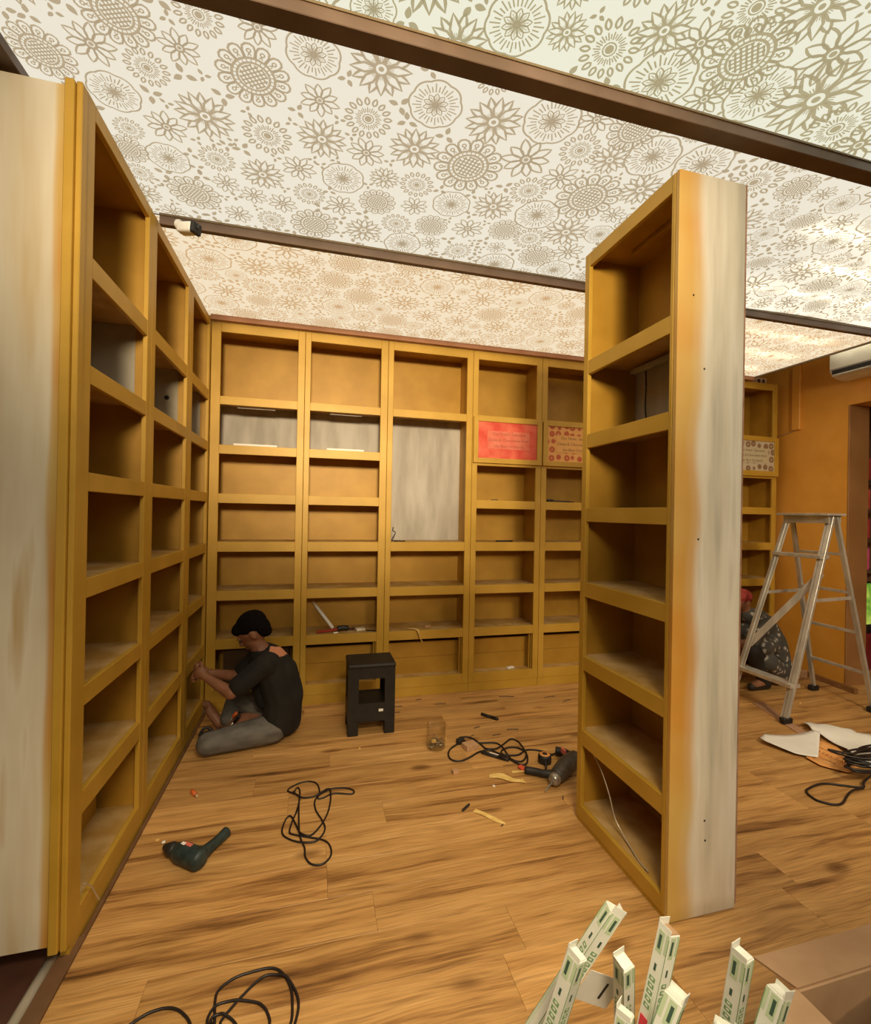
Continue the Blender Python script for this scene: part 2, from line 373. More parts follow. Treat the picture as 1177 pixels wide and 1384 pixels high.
# ---- printed flowers: flat ribbons a millimetre under the cloth
class Strokes:
    def __init__(s): s.v = []; s.f = []
    def poly(s, pts, closed, hw):
        n = len(pts); P = np.array(pts, float); base = len(s.v)
        for i in range(n):
            a = P[(i - 1) % n] if closed or i > 0 else P[i]; b = P[(i + 1) % n] if closed or i < n - 1 else P[i]
            d = b - a; d = d / (np.hypot(*d) + 1e-9); nn = np.array((-d[1], d[0]))
            s.v.append(P[i] + nn * hw); s.v.append(P[i] - nn * hw)
        for i in range(n if closed else n - 1):
            j = (i + 1) % n; s.f.append((base + 2 * i, base + 2 * i + 1, base + 2 * j + 1, base + 2 * j))
    def fill(s, pts):
        base = len(s.v); s.v += [np.array(p, float) for p in pts]; s.f.append(tuple(range(base, base + len(pts))))
    def circle(s, c, r, hw, n=18): s.poly([(c[0] + r * math.cos(2 * math.pi * k / n), c[1] + r * math.sin(2 * math.pi * k / n)) for k in range(n)], True, hw)
    def disc(s, c, r, n=12): s.fill([(c[0] + r * math.cos(2 * math.pi * k / n), c[1] + r * math.sin(2 * math.pi * k / n)) for k in range(n)])
def pol(r, a): return (r * math.cos(a), r * math.sin(a))
def petal(r0, r1, wid, a, n=10, sharp=1.0):
    L_ = []; R__ = []
    for k in range(n + 1):
        t = k / n; hw = wid * math.sin(math.pi * t ** .85) ** sharp
        r = r0 + (r1 - r0) * t
        L_.append((r * math.cos(a) - hw * math.sin(a), r * math.sin(a) + hw * math.cos(a)))
        R__.append((r * math.cos(a) + hw * math.sin(a), r * math.sin(a) - hw * math.cos(a)))
    return L_ + R__[::-1][1:-1]
W = .043
def flower_A():
    s = Strokes(); n = 14
    for k in range(n):
        a = 2 * math.pi * k / n; d = math.pi / n
        s.poly([pol(.60, a - d * .9), pol(.80, a - d * .95), pol(.93, a - d * .7), pol(.99, a - d * .25), pol(.99, a + d * .25), pol(.93, a + d * .7), pol(.80, a + d * .95), pol(.60, a + d * .9)], False, W * .75)
        s.circle(pol(.79, a), .055, W * .5, 8)
        s.poly([pol(.64, a - .07), pol(.72, a)], False, W * .4); s.poly([pol(.64, a + .07), pol(.72, a)], False, W * .4)
    s.circle((0, 0), .58, W * .9, 30); s.circle((0, 0), .44, W * .8, 26)
    for k in range(26): a = 2 * math.pi * k / 26; s.poly([pol(.46, a), pol(.56, a)], False, W * .35)
    for k in range(-3, 4):
        q = k * .115; e = math.sqrt(max(0, .38 ** 2 - q * q))
        s.poly([(q, -e), (q, e)], False, W * .6); s.poly([(-e, q), (e, q)], False, W * .6)
    return s
def flower_B():
    s = Strokes(); n = 8
    for k in range(n):
        a = 2 * math.pi * k / n
        s.poly([pol(.26, a - .3), pol(.55, a - .30), pol(.74, a - .14), pol(.97, a), pol(.74, a + .14), pol(.55, a + .30), pol(.26, a + .3)], False, W)
        b = a + math.pi / n
        s.poly([pol(.66, b - .19), pol(.82, b - .1), pol(.99, b), pol(.82, b + .1), pol(.66, b + .19)], False, W)
        for q in (-.10, .10): s.poly([pol(.27, a + q), pol(.40, a + q * .8)], False, W * .28)
    s.circle((0, 0), .22, W * 1.1, 18); s.disc((0, 0), .09)
    return s
def flower_C():
    s = Strokes(); n = 10
    for k in range(n):
        a = 2 * math.pi * k / n + .1
        s.poly(petal(.20, .99 if k % 2 else .90, .175, a, 8, .8), True, W * .9)
    s.circle((0, 0), .19, W * 1.1, 16); s.disc((0, 0), .10)
    return s
def flower_D():
    s = Strokes(); n = 16
    for k in range(n):
        a = 2 * math.pi * k / n
        s.poly(petal(.66, .99, .085, a, 6, .7), True, W * .9)
        b = a + math.pi / n
        s.poly([pol(.30, a), pol(.56, a)], False, W * .55); s.poly([pol(.34, b), pol(.50, b)], False, W * .5)
    s.circle((0, 0), .22, W * .6, 16); s.disc((0, 0), .15)
    return s
def flower_E():
    s = Strokes(); n = 72
    s.poly([pol(.93 + .06 * abs(math.sin(4 * 2 * math.pi * k / n)), 2 * math.pi * k / n) for k in range(n)], True, W * .8)
    for k in range(32):
        a = 2 * math.pi * k / 32; s.poly([pol(.52, a), pol(.86 if k % 2 else .74, a)], False, W * .55)
    m = 10
    for k in range(m):
        a = 2 * math.pi * k / m; s.poly(petal(.10, .47, .10, a, 6, .8), True, W * .5)
    for k in range(20): a = 2 * math.pi * k / 20; s.poly([pol(.05, a), pol(.36, a)], False, W * .3)
    s.disc((0, 0), .09)
    return s
def leaves():
    s = Strokes()
    for a in (.5, 2.4, 4.5): s.fill(petal(.16, 1.0, .24, a, 6, .9))
    return s
TPL = {}
for k_, fn in dict(A=flower_A, B=flower_B, C=flower_C, D=flower_D, E=flower_E, L=leaves).items():
    s_ = fn(); TPL[k_] = (np.array(s_.v), s_.f)
FLOWERS = "A,-0.58,1.52,0.101 A,-0.85,1.71,0.094 C,-0.69,1.64,0.075 C,-0.43,1.58,0.064 D,-0.55,1.68,0.07 D,-0.35,1.46,0.069 C,-0.19,1.45,0.063 A,-0.22,1.62,0.118 E,-0.03,1.49,0.086 B,0.18,1.48,0.099 C,-0.01,1.65,0.071 D,0.16,1.68,0.09 E,0.38,1.56,0.097 E,-0.69,1.81,0.084 C,-0.56,1.92,0.075 B,-0.41,1.83,0.101 D,-0.2,1.86,0.093 B,-0.0,1.82,0.093 C,0.17,1.84,0.075 B,0.35,1.77,0.1 E,-0.6,2.09,0.081 D,-0.41,2.04,0.07 C,-0.09,2.0,0.073 B,-0.24,2.08,0.092 E,0.09,2.01,0.089 B,0.26,1.96,0.066 D,0.4,1.96,0.077 A,-0.55,2.29,0.107 C,-0.4,2.18,0.06 D,-0.05,2.15,0.07 C,-0.17,2.25,0.068 C,0.09,2.19,0.074 A,0.25,2.12,0.085 C,0.42,2.1,0.065 C,-0.38,2.39,0.068 D,-0.23,2.39,0.068 A,-0.03,2.37,0.111 B,0.21,2.35,0.094 D,0.36,2.25,0.075 A,0.53,2.22,0.081 E,0.42,2.41,0.096 A,-0.74,2.08,0.071 B,-0.77,2.35,0.074 C,-0.68,2.46,0.063 E,0.54,1.24,0.095 B,0.69,1.22,0.061 D,0.84,1.23,0.091 B,0.96,1.14,0.082 C,1.09,1.14,0.076 A,1.26,1.14,0.127 D,1.16,1.02,0.087 B,1.33,0.97,0.102 C,1.5,1.06,0.107 B,1.61,1.19,0.146 E,1.41,1.23,0.108 E,1.06,1.28,0.115 C,1.25,1.29,0.076 D,1.8,1.26,0.11 C,1.96,1.29,0.113 B,0.6,1.57,0.107 E,0.8,1.51,0.104 C,0.95,1.46,0.069 A,1.11,1.46,0.098 A,0.58,1.8,0.143 C,0.79,1.7,0.105 D,0.97,1.6,0.081 B,1.11,1.61,0.08 E,1.26,1.55,0.107 E,1.48,1.53,0.113 C,0.97,1.75,0.077 D,0.88,1.86,0.084 A,1.15,1.83,0.141 B,1.34,1.72,0.095 E,0.58,2.04,0.088 B,0.77,2.0,0.097 E,0.99,2.0,0.107 C,1.33,1.9,0.064 B,1.19,2.08,0.113 C,0.71,2.19,0.083 A,0.89,2.15,0.081 E,1.36,2.05,0.074 D,1.04,2.18,0.086 A,1.15,2.32,0.099 C,1.29,2.23,0.089 E,0.96,2.46,0.112 E,1.31,2.42,0.102 D,0.72,2.39,0.075 A,1.97,1.53,0.084 C,2.12,1.53,0.056 E,2.26,1.55,0.063 D,2.07,1.67,0.06 A,2.22,1.69,0.071 C,2.39,1.64,0.068 E,2.14,1.82,0.06 B,2.34,1.84,0.073 E,2.54,1.78,0.089 C,2.53,1.98,0.076 D,2.71,1.88,0.065 B,2.85,1.89,0.051 A,2.36,2.03,0.069 A,2.92,2.12,0.103 E,2.72,2.26,0.087 E,3.12,2.09,0.083 C,2.96,2.35,0.075 A,3.18,2.32,0.077 B,3.41,2.23,0.079"
placed = []
for e_ in FLOWERS.split():
    t_, a_, b_, r_ = e_.split(','); r_ = float(r_) * .99
    placed.append([t_, float(a_), float(b_), r_])
# fill the rest of the cloth the same way
cells = {}
def near(x, y, rad):
    i, j = int(x / .3), int(y / .3)
    for ii in range(i - 2, i + 3):
        for jj in range(j - 2, j + 3):
            for (px, py, pr) in cells.get((ii, jj), ()):
                if (px - x) ** 2 + (py - y) ** 2 < (pr + rad) ** 2: return True
    return False
def put(x, y, rad): cells.setdefault((int(x / .3), int(y / .3)), []).append((x, y, rad))
for t_, a_, b_, r_ in placed: put(a_, b_, r_)
for rad0 in (.112, .098, .088, .078, .068, .06, .052):
    for _ in range(3600):
        x = random.uniform(XF0 + .02, XF1); y = random.uniform(.55, 3.68)
        rad = rad0 * random.uniform(.95, 1.05)
        if not near(x, y, rad * .88):
            put(x, y, rad); placed.append([random.choice('ABCDE' if rad > .085 else 'BCCDDE' if rad > .06 else 'CDBC'), x, y, rad])
lv = []
for rad0 in (.042, .034, .026):
    for _ in range(9000):
        x = random.uniform(XF0 + .02, XF1); y = random.uniform(.55, 3.68)
        if not near(x, y, rad0 * .60):
            put(x, y, rad0 * .60); placed.append(['L', x, y, rad0])
def build_print(y0, y1, m, parent):
    V = []; Fc = []; base = 0
    for t_, cx, cy_, rad in placed:
        if not (y0 - rad * .3 < cy_ < y1 + rad * .3): continue
        v, f = TPL[t_]; a = rng.uniform(0, 6.28); c, s = math.cos(a), math.sin(a)
        el = rng.uniform(.95, 1.05)
        q = np.stack([(v[:, 0] * c * el - v[:, 1] * s) * rad + cx, (v[:, 0] * s * el + v[:, 1] * c) * rad + cy_], 1)
        q[:, 1] = np.clip(q[:, 1], y0, y1); q[:, 0] = np.clip(q[:, 0], XF0, XF1)
        xs = q[:, 0]; ys = q[:, 1]; sfac = np.clip((xs - 1.9) / 1.0, 0, 1) * np.clip((4.18 - xs) / .4, 0, 1)
        z = ZF + sfac * .011 * np.sin(ys * 21 + 1.1 * np.sin(xs * 2.3) + xs * 1.2) + sfac * .005 * np.sin(ys * 37 - xs * 3) - .0022
        V.append(np.column_stack([q, z])); Fc += [tuple(i + base for i in ff) for ff in f]; base += len(v)
    o0 = np.array(loc_of(parent)); VV = np.concatenate(V) - o0
    me = bpy.data.meshes.new('floral_print'); me.from_pydata(VV.tolist(), [], Fc); me.update()
    o = link('floral_print', me, parent, m); o['kind'] = 'stuff'; o['label'] = 'taupe and gold printed flowers and leaves'
build_print(.5, B1Y[0], PRN[0], panels[0]); build_print(B1Y[1], B2Y[0], PRN[1], panels[1]); build_print(B2Y[1], 3.69, PRN[2], panels[2])

# ---- beams
def beam(lo, hi, label, m=BROWN):
    o = thing('ceiling_beam', label, 'beam', ((lo[0] + hi[0]) / 2, (lo[1] + hi[1]) / 2, lo[2]), 'dark brown ceiling beams')
    box('timber', lo, hi, m, o, bev=.002)
    return o
GILT = mat('gilt_bead', (.17, .12, .06), rough=.4, metal=.2)
bb = beam((XF0, B1Y[0], 2.876), (XF1 + .1, B1Y[1], 2.935), 'wide dark brown beam crossing the printed ceiling nearest the camera')
box('gilt_edge', (XF0, B1Y[0] - .004, 2.912), (XF1 + .1, B1Y[0], 2.922), GILT, bb, bev=0)
bb = beam((-.75, B2Y[0], 2.868), (XF1 + .05, B2Y[1], 2.935), 'thin dark brown ceiling beam carrying the security camera')
box('gilt_edge', (-.75, B2Y[0] - .004, 2.910), (XF1 + .05, B2Y[0], 2.922), GILT, bb, bev=0)
beam((-1.02, -1.6, 2.885), (XF0, 3.7, 2.96), 'dark brown beam along the ceiling edge above the left bookcases')
bb = beam((-.76, 3.665, 2.882), (XF1, 3.70, 2.935), 'red brown crown strip above the back bookcases', CROWN)
box('fabric_edge_frame', (XF1 - .002, 2.52, 2.905), (XF1 + .012, 3.70, 2.93), GILT, panels[2], bev=0)
box('fabric_edge_frame', (XF1 + .048, 1.39, 2.905), (XF1 + .062, 2.49, 2.93), GILT, panels[1], bev=0)

# LED tube in the gap beside the fabric edge
lt = thing('led_tube', 'glowing led tube in the gap between ceiling fabric and air conditioner', 'lamp', (4.36, 2.85, 3.03))
box('housing', (4.335, 2.50, 3.04), (4.385, 3.12, 3.06), WHITEP, lt)
tube('diffuser', [(4.36, 2.52, 3.025), (4.36, 3.10, 3.025)], .015, mat('led_glow', (1, 1, 1), emit=(1, .9, .6), estr=7), lt, n=1, seg=10)

# ================================================================== BOOKCASES
LROWS = [(.124, .437), (.5165, .812), (.8803, 1.1834), (1.2519, 1.5536), (1.6195, 1.9255), (1.9905, 2.292), (2.3635, 2.8371)]
BROWS = [(.1529, .4644), (.5362, .8244), (.8959, 1.1859), (1.2604, 1.5466), (1.617, 1.9109), (1.9774, 2.2749), (2.3367, 2.8096)]
RROWS = [(.0841, .3802), (.4538, .7455), (.8144, 1.1049), (1.1757, 1.4714), (1.5373, 1.8304), (1.8986, 2.1933), (2.2613, 2.7232)]
def case_box(mapf, u0, u1, w0, w1, z0, z1):
    a = mapf(u0, w0, z0); b = mapf(u1, w1, z1); return a, b
def bookcase(label, mapf, u0, u1, ua, ub, rows, ztop, depth=.31, grey=(), plinth=.075, group='gold bookcases', side_z=.01):
    c = mapf((u0 + u1) / 2, depth / 2, 0)
    o = thing('bookcase', label, 'bookcase', c, group)
    def part(name, a, m, bev=.0015):
        lo, hi = case_box(mapf, *a); return box(name, lo, hi, m, o, bev)
    e = .0012
    part('stile', (u0 + e, ua, 0, .02, plinth, ztop), GOLD, .002); part('stile', (ub, u1 - e, 0, .02, plinth, ztop), GOLD, .002)
    zs = [plinth] + [z for r in rows for z in r] + [ztop]
    for k in range(0, len(zs), 2): part('rail', (ua, ub, .0006, .02, zs[k], zs[k + 1]), GOLD, .0015)
    part('side_panel', (u0 + e, u0 + .018, .02, depth - .01, side_z, ztop), GOLD_SHADE, 0); part('side_panel', (u1 - .018, u1 - e, .02, depth - .01, side_z, ztop), GOLD_SHADE, 0)
    part('back_panel', (u0 + e, u1 - e, depth - .01, depth, side_z, ztop), GOLD_SHADE, 0)
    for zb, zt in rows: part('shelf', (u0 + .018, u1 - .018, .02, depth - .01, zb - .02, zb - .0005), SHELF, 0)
    part('top_panel', (u0 + .018, u1 - .018, .02, depth - .01, ztop - .02, ztop - .001), GOLD_SHADE, 0)
    part('plinth', (u0 + e, u1 - e, .004, .03, 0, plinth - .001), GOLD, .001)
    for k in grey:
        zb, zt = rows[k]
        p = part('unpainted_back', (u0 + .018, u1 - .018, depth - .018, depth - .0102, zb, zt + .05), GREY_BACK, 0); p['label'] = 'pale grey unpainted back board'
        if group == 'left row of bookcases':
            p = part('unpainted_side', (u1 - .0205, u1 - .0182, .06, depth - .0182, zb, zt + .05), SIDE_GREY, 0); p['label'] = 'grey unpainted inner side with gold overspray'
    return o, part
XL, YB, XR = -.76, 3.698, 1.2805
mapL = lambda u, w_, z: (XL - w_, u, z)
mapB = lambda u, w_, z: (u, YB + w_, z)
mapR = lambda u, w_, z: (XR + w_, u, z)

# ---- left row
c1, p1 = bookcase('gold bookcase on the left nearest the camera, beside the pale end panel', mapL, 1.79, 2.448, 1.8517, 2.3958, LROWS, 2.892, grey=(5,), group='left row of bookcases', side_z=.10)
p1('inner_panel', (2.12, 2.40, .17, .20, .104, .50), GOLD_SHADE); p1('inner_panel', (1.82, 1.90, .10, .13, .104, .50), GOLD_SHADE)
c2, p2 = bookcase('gold middle bookcase of the left row', mapL, 2.448, 3.14, 2.5053, 3.0773, LROWS, 2.892, grey=(5,), group='left row of bookcases', side_z=.10)
p2('inner_panel', (2.75, 3.06, .17, .20, .104, .50), GOLD_SHADE)
kh = lathe('cable_hole', (XL - .12, 3.1195, 2.17), (XL - .12, 3.117, 2.17), [(0, .014), (.002, .013)], BLACKP, c2, 12)
c3, p3 = bookcase('gold bookcase of the left row in the corner, where the man in black works', mapL, 3.14, 3.697, 3.2017, 3.655, LROWS, 2.892, grey=(5,), group='left row of bookcases', side_z=.10)
# pale end panel and gold edge boards of the left row
ep = thing('end_panel', 'tall pale unpainted end panel of the left bookcases with gold edge boards', 'panel', (-.93, 1.77, .07))
box('panel_board', (-1.30, 1.755, .075), (-.803, 1.787, 2.868), end_panel_mat('pale_panel_left', 0, -.80, -1, .06, 2.0, ((.58, .44, .24), (.66, .58, .44), (.72, .66, .54), (.52, .37, .17))), ep, bev=.002)
box('edge_board', (-.803, 1.738, .06), (-.775, 1.787, 2.88), GOLD, ep, bev=.003)
box('edge_board', (-.7745, 1.75, .055), (-.7565, 1.788, 2.885), GOLD, ep, bev=.003)

# ---- back row
BD = [-.7585, -.093, .5508, 1.273, 1.9145, 2.562, 3.215, 3.875, 4.56]
BO = [(-.6923, -.1449), (-.0503, .4933), (.5953, 1.22), (1.3208, 1.8625), (1.967, 2.512), (2.615, 3.16), (3.27, 3.82), (3.925, 4.505)]
BL = ['gold bookcase at the left end of the back wall, behind the man in black', 'gold back bookcase holding the caulking gun, second from the left corner',
      'wide gold back bookcase with a tall grey unpainted niche', 'gold back bookcase below the red framed sign', 'gold back bookcase below the orange patterned sign',
      'gold back bookcase hidden behind the freestanding bookcase, right of the orange sign', 'gold back bookcase hidden behind the freestanding bookcase, left of the grey sign', 'gold back bookcase in the right corner below the grey patterned sign']
tallrows = BROWS[:3] + [(1.2604, 2.2749)] + [BROWS[6]]
for i in range(8):
    rows = tallrows if i == 2 else BROWS
    o, p = bookcase(BL[i], mapB, BD[i], BD[i + 1], BO[i][0], BO[i][1], rows, 2.878, grey=(5,) if i < 2 else ((3,) if i == 2 else ()), group='back row of bookcases')
    ua, ub = BO[i]
    if i > 0:
        p('inner_board', (BD[i] + .02, BD[i + 1] - .02, .10, .115, .134, .288), GOLD_SHADE, .001); p('inner_board', (BD[i] + .02, BD[i + 1] - .02, .10, .115, .290, .415), GOLD_SHADE, .001)
        p('door_track', (ub - .022, ub - .014, .03, .06, .153, .4644), GOLD, .001)
        p('door_track', (ub - .008, ub - .0005, .0215, .035, .153, .4644), GOLD, .001)
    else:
        p('painted_shadow_board', (-.66, -.18, .14, .16, .134, .42), noise_mat('painted_shadow_dark', (.06, .03, .012), (.09, .05, .02), scale=5), .001)  # dark board added, its colour stands for the shade in the bottom opening
# ---- freestanding right bookcase
cr_, pr_ = bookcase('tall freestanding gold bookcase on the right with a pale end panel', mapR, 1.447, 2.0446, 1.4658, 2.0043, RROWS, 2.79, grey=(5,), plinth=.02, group='freestanding bookcase')
EPR = end_panel_mat('pale_panel_right', 0, 1.2805, 1, .20, 5.0)
ee = box('end_panel', (XR + .0005, 1.4277, .004), (1.588, 1.4465, 2.789), EPR, cr_, bev=.0015); ee['label'] = 'pale unpainted end panel with sprayed gold edge'
box('raw_edge', (1.588, 1.428, .02), (1.5945, 1.4465, 2.788), RAWEDGE, cr_, bev=0)
for (x, z) in ((1.405, 2.06), (1.44, .36), (1.444, .285), (1.39, 1.42), (1.35, 2.33)):
    lathe('screw_hole', (x, 1.4280, z), (x, 1.4268, z), [(0, .0045 if z < 2.2 else .003), (.0012, .004)], BLACKP, cr_, 8)
lf_ = box('light_strip', (1.44, 1.60, 2.745), (1.47, 1.90, 2.768), GOLD_SHADE, cr_, bev=.002)
box('light_strip', (1.50, 1.48, 2.205), (1.53, 1.98, 2.225), GREY_BACK, cr_, bev=.002)

# ================================================================== SIGNS
def sign_mat(name, bg, fgs, scale, seed, mode):
    m = bpy.data.materials.new(name); nt, N, L = nodes_of(m); b = N['Principled BSDF']
    g = node(N, 'ShaderNodeNewGeometry'); v = mapping(N, L, g.outputs['Position'], (1, 0, 1), loc=(seed, 0, seed))
    if mode == 'noise':
        t = node(N, 'ShaderNodeTexNoise'); t.inputs['Scale'].default_value = scale; t.inputs['Detail'].default_value = 3; L.new(v, t.inputs['Vector'])
        r = ramp(N, [(.35, bg), (.65, fgs)]); L.new(t.outputs['Fac'], r.inputs['Fac'])
    else:
        t = node(N, 'ShaderNodeTexVoronoi'); t.inputs['Scale'].default_value = scale; t.inputs['Randomness'].default_value = .35; L.new(v, t.inputs['Vector'])
        r = ramp(N, [(.0, fgs), (.10, bg), (.17, fgs), (.36, fgs), (.46, bg)]); L.new(t.outputs['Distance'], r.inputs['Fac'])
    L.new(r.outputs['Color'], b.inputs['Base Color']); b.inputs['Roughness'].default_value = .6
    return m
def text_mesh(name, body, size, M, m, parent, shear=.15, extrude=.0004):
    cu = bpy.data.curves.new(name, 'FONT'); cu.body = body; cu.size = size; cu.align_x = 'CENTER'; cu.align_y = 'CENTER'; cu.shear = shear; cu.extrude = extrude
    cu.resolution_u = 3
    tmp = bpy.data.objects.new(name, cu); COL.objects.link(tmp)
    dg = bpy.context.evaluated_depsgraph_get(); me = bpy.data.meshes.new_from_object(tmp.evaluated_get(dg))
    bpy.data.objects.remove(tmp); bpy.data.curves.remove(cu)
    M2 = Matrix.Translation(-loc_of(parent)) @ M
    me.transform(M2)
    return link(name, me, parent, m)
def framed_sign(label, u0, u1, z0, z1, ia, ib, za, zb, pm, plate_mat, text_m, lines):
    o = thing('framed_sign', label, 'sign', ((u0 + u1) / 2, YB - .01, z0), 'framed signs on the back bookcases')
    y0, y1 = YB - .024, YB - .0008
    box('frame_bar', (u0, y0, z0), (ia, y1, z1), GOLD, o, .002); box('frame_bar', (ib, y0, z0), (u1, y1, z1), GOLD, o, .002)
    box('frame_bar', (ia, y0, z0), (ib, y1, za), GOLD, o, .002); box('frame_bar', (ia, y0, zb), (ib, y1, z1), GOLD, o, .002)
    box('print', (ia, y0 + .010, za), (ib, y1, zb), pm, o, 0)
    iw, ih = ib - ia, zb - za
    pa, pb = ia + .15 * iw, ib - .13 * iw; qa, qb = za + .26 * ih, zb - .24 * ih
    plate = box('text_plate', (pa, y0 + .007, qa), (pb, y0 + .0098, qb), plate_mat, o, 0)
    yt = y0 + .0062
    Mx = lambda cx, cz: Matrix(((1, 0, 0, cx), (0, 0, -1, yt), (0, 1, 0, cz), (0, 0, 0, 1)))
    cxm = (pa + pb) / 2
    for k, (tx, sz) in enumerate(lines):
        text_mesh('lettering', tx, sz, Mx(cxm, qb - (k + .5) / len(lines) * (qb - qa)), text_m, plate)
    return o
LINES = [("Our Finest  Selection", .036), ("Dates & Chocolates from", .036), ("the Best Orchards", .036)]
framed_sign('red framed sign with three lines of faint lettering on the back bookcases', 1.278, 1.909, 1.932, 2.322, 1.320, 1.862, 1.975, 2.283,
            sign_mat('red_print', (.62, .055, .03), (.74, .15, .085), 9, 1, 'noise'), sign_mat('red_plate', (.66, .13, .075), (.70, .20, .12), 14, 4, 'noise'), mat('dull_red_ink', (.42, .09, .05), rough=.6), LINES)
framed_sign('orange framed sign with red flower border, partly behind the freestanding bookcase', 1.92, 2.555, 1.932, 2.322, 1.967, 2.512, 1.975, 2.283,
            sign_mat('orange_print', (.80, .42, .13), (.52, .10, .035), 15, 2, 'v'), mat('orange_plate', (.80, .43, .13), rough=.6), mat('brown_ink', (.35, .16, .05), rough=.6), LINES)
framed_sign('grey framed sign with brown flower border in the right corner bookcase', 3.88, 4.555, 1.932, 2.322, 3.925, 4.503, 1.985, 2.283,
            sign_mat('grey_print', (.55, .48, .36), (.25, .15, .08), 13, 3, 'v'), mat('cream_plate', (.55, .48, .32), rough=.6), mat('grey_ink', (.25, .2, .12), rough=.6), LINES)

# ================================================================== FITTINGS
# security camera under the thin beam
sc_ = thing('security_camera', 'white bullet security camera with black lens face under the thin beam', 'camera', (-.62, 2.47, 2.85))
lathe('mount', (-.665, 2.488, 2.875), (-.63, 2.455, 2.862), [(0, .024), (.008, .024), (.012, .014), (.045, .012)], WHITEP, sc_, 14)
Mc = frame_to((-.655, 2.478, 2.852), (-.565, 2.425, 2.838))
b_ = box('housing', (-.026, -.024, 0), (.026, .024, .082), WHITEP, sc_, .010, Mc, 3); shade_auto(b_)
b_ = box('lens_face', (-.027, -.027, .082), (.027, .025, .104), BLACKP, sc_, .006, Mc, 2)
p_a, p_b = Mc @ Vector((0, .004, .104)), Mc @ Vector((0, .004, .112))
lathe('lens', p_a, p_b, [(0, .011), (.004, .010), (.005, 0)], mat('lens_glass', (.03, .03, .035), rough=.1), b_, 14)

# air conditioner
ac = thing('air_conditioner', 'white wall mounted split air conditioner above the doorway', 'air conditioner', (4.58, 2.70, 2.76))
prof = [(4.679, 3.065), (4.50, 3.065), (4.462, 3.045), (4.455, 3.0), (4.455, 2.835), (4.470, 2.815), (4.50, 2.79), (4.54, 2.772), (4.60, 2.765), (4.679, 2.765)]
ya, yb = 2.18, 3.135
vs = [(x, y, z) for y in (ya, yb) for x, z in prof]; n_ = len(prof)
mesh_obj('housing', vs, [tuple(range(n_)), tuple(range(2 * n_ - 1, n_ - 1, -1))] + [(i, i + n_, (i + 1) % n_ + n_, (i + 1) % n_) for i in range(n_)], WHITEP, ac)
box('air_slot', (4.452, ya + .03, 2.805), (4.50, yb - .02, 2.838), BLACKP, ac, .001)
bar('louvre', (4.464, ya + .03, 2.798), (4.464, yb - .025, 2.798), .012, .05, mat('louvre_grey', (.50, .48, .44), rough=.4), ac, roll=.9)
box('front_seam', (4.4535, ya, 2.842), (4.4556, yb, 2.848), mat('seam_grey', (.2, .19, .17), rough=.6), ac, 0)

# pale block with two holes on top of the corner bookcase
pb_ = thing('terminal_block', 'small pale block with two round holes on top of the right corner bookcase', 'block', (4.33, 3.78, 2.88))
box('body', (4.22, 3.74, 2.879), (4.46, 3.84, 2.945), noise_mat('pale_block', (.5, .36, .24), (.6, .46, .33), scale=20), pb_, .003)
for x in (4.36, 4.42): lathe('hole', (x, 3.7404, 2.912), (x, 3.738, 2.912), [(0, .021), (.002, .018)], mat('hole_dark', (.06, .03, .02)), pb_, 14)

# ================================================================== LADDER
ld = thing('step_ladder', 'aluminium folding step ladder standing open before the orange wall', 'ladder', (3.85, 2.87, 0))
def lerp(a, b, t): return Vector(a) + (Vector(b) - Vector(a)) * t
AN = ((3.89, 2.70, 1.525), (3.376, 2.637, .03)); AF = ((3.875, 3.04, 1.525), (3.376, 3.10, .03))
BN = ((3.925, 2.70, 1.525), (4.265, 2.645, .03)); BF = ((3.925, 3.04, 1.525), (4.282, 3.105, .03))
def onz(r, z): return lerp(r[0], r[1], (r[0][2] - z) / (r[0][2] - r[1][2]))
for r in (AN, AF):
    bar('front_rail', r[1], r[0], .026, .030, ALU, ld, roll=math.pi / 2)
    bar('rail_flange', Vector(r[1]) + Vector((-.004, .016 if r is AN else -.016, 0)), Vector(r[0]) + Vector((-.004, .016 if r is AN else -.016, 0)), .007, .044, ALU, ld, roll=math.pi / 2)
for r in (BN, BF): bar('rear_rail', r[1], r[0], .022, .034, ALU, ld, roll=math.pi / 2)
for r in (AN, AF, BN, BF):
    f_ = Vector(r[1]); box('foot', (f_.x - .04, f_.y - .024, .0056 if r is AN else 0), (f_.x + .04, f_.y + .024, .045), BLACKP, ld, .006)
box('top_platform', (3.795, 2.665, 1.535), (3.985, 3.075, 1.553), ALU, ld, .002)
box('platform_skirt', (3.84, 2.69, 1.475), (3.852, 3.05, 1.535), ALU, ld, .001)
box('platform_skirt', (3.955, 2.69, 1.475), (3.967, 3.05, 1.535), ALU, ld, .001)
for z in (1.215, .265):
    a, b = onz(AN, z), onz(AF, z)
    box('tread', (a.x - .045, a.y - .012, z - .014), (a.x + .05, b.y + .012, z + .014), ALU, ld, .002)
for z in (1.235, .937, .622, .303):
    a, b = onz(BN, z), onz(BF, z)
    bar('rung', a, b, .022, .022, ALU, ld)
for A_, B_ in ((AN, BN), (AF, BF)): bar('spreader', onz(A_, .885), onz(B_, .895), .006, .026, ALU, ld)
bar('brace', onz(AN, 1.09) + Vector((.02, 0, 0)), onz(AF, .45) + Vector((.02, 0, 0)), .006, .048, ALU, ld)

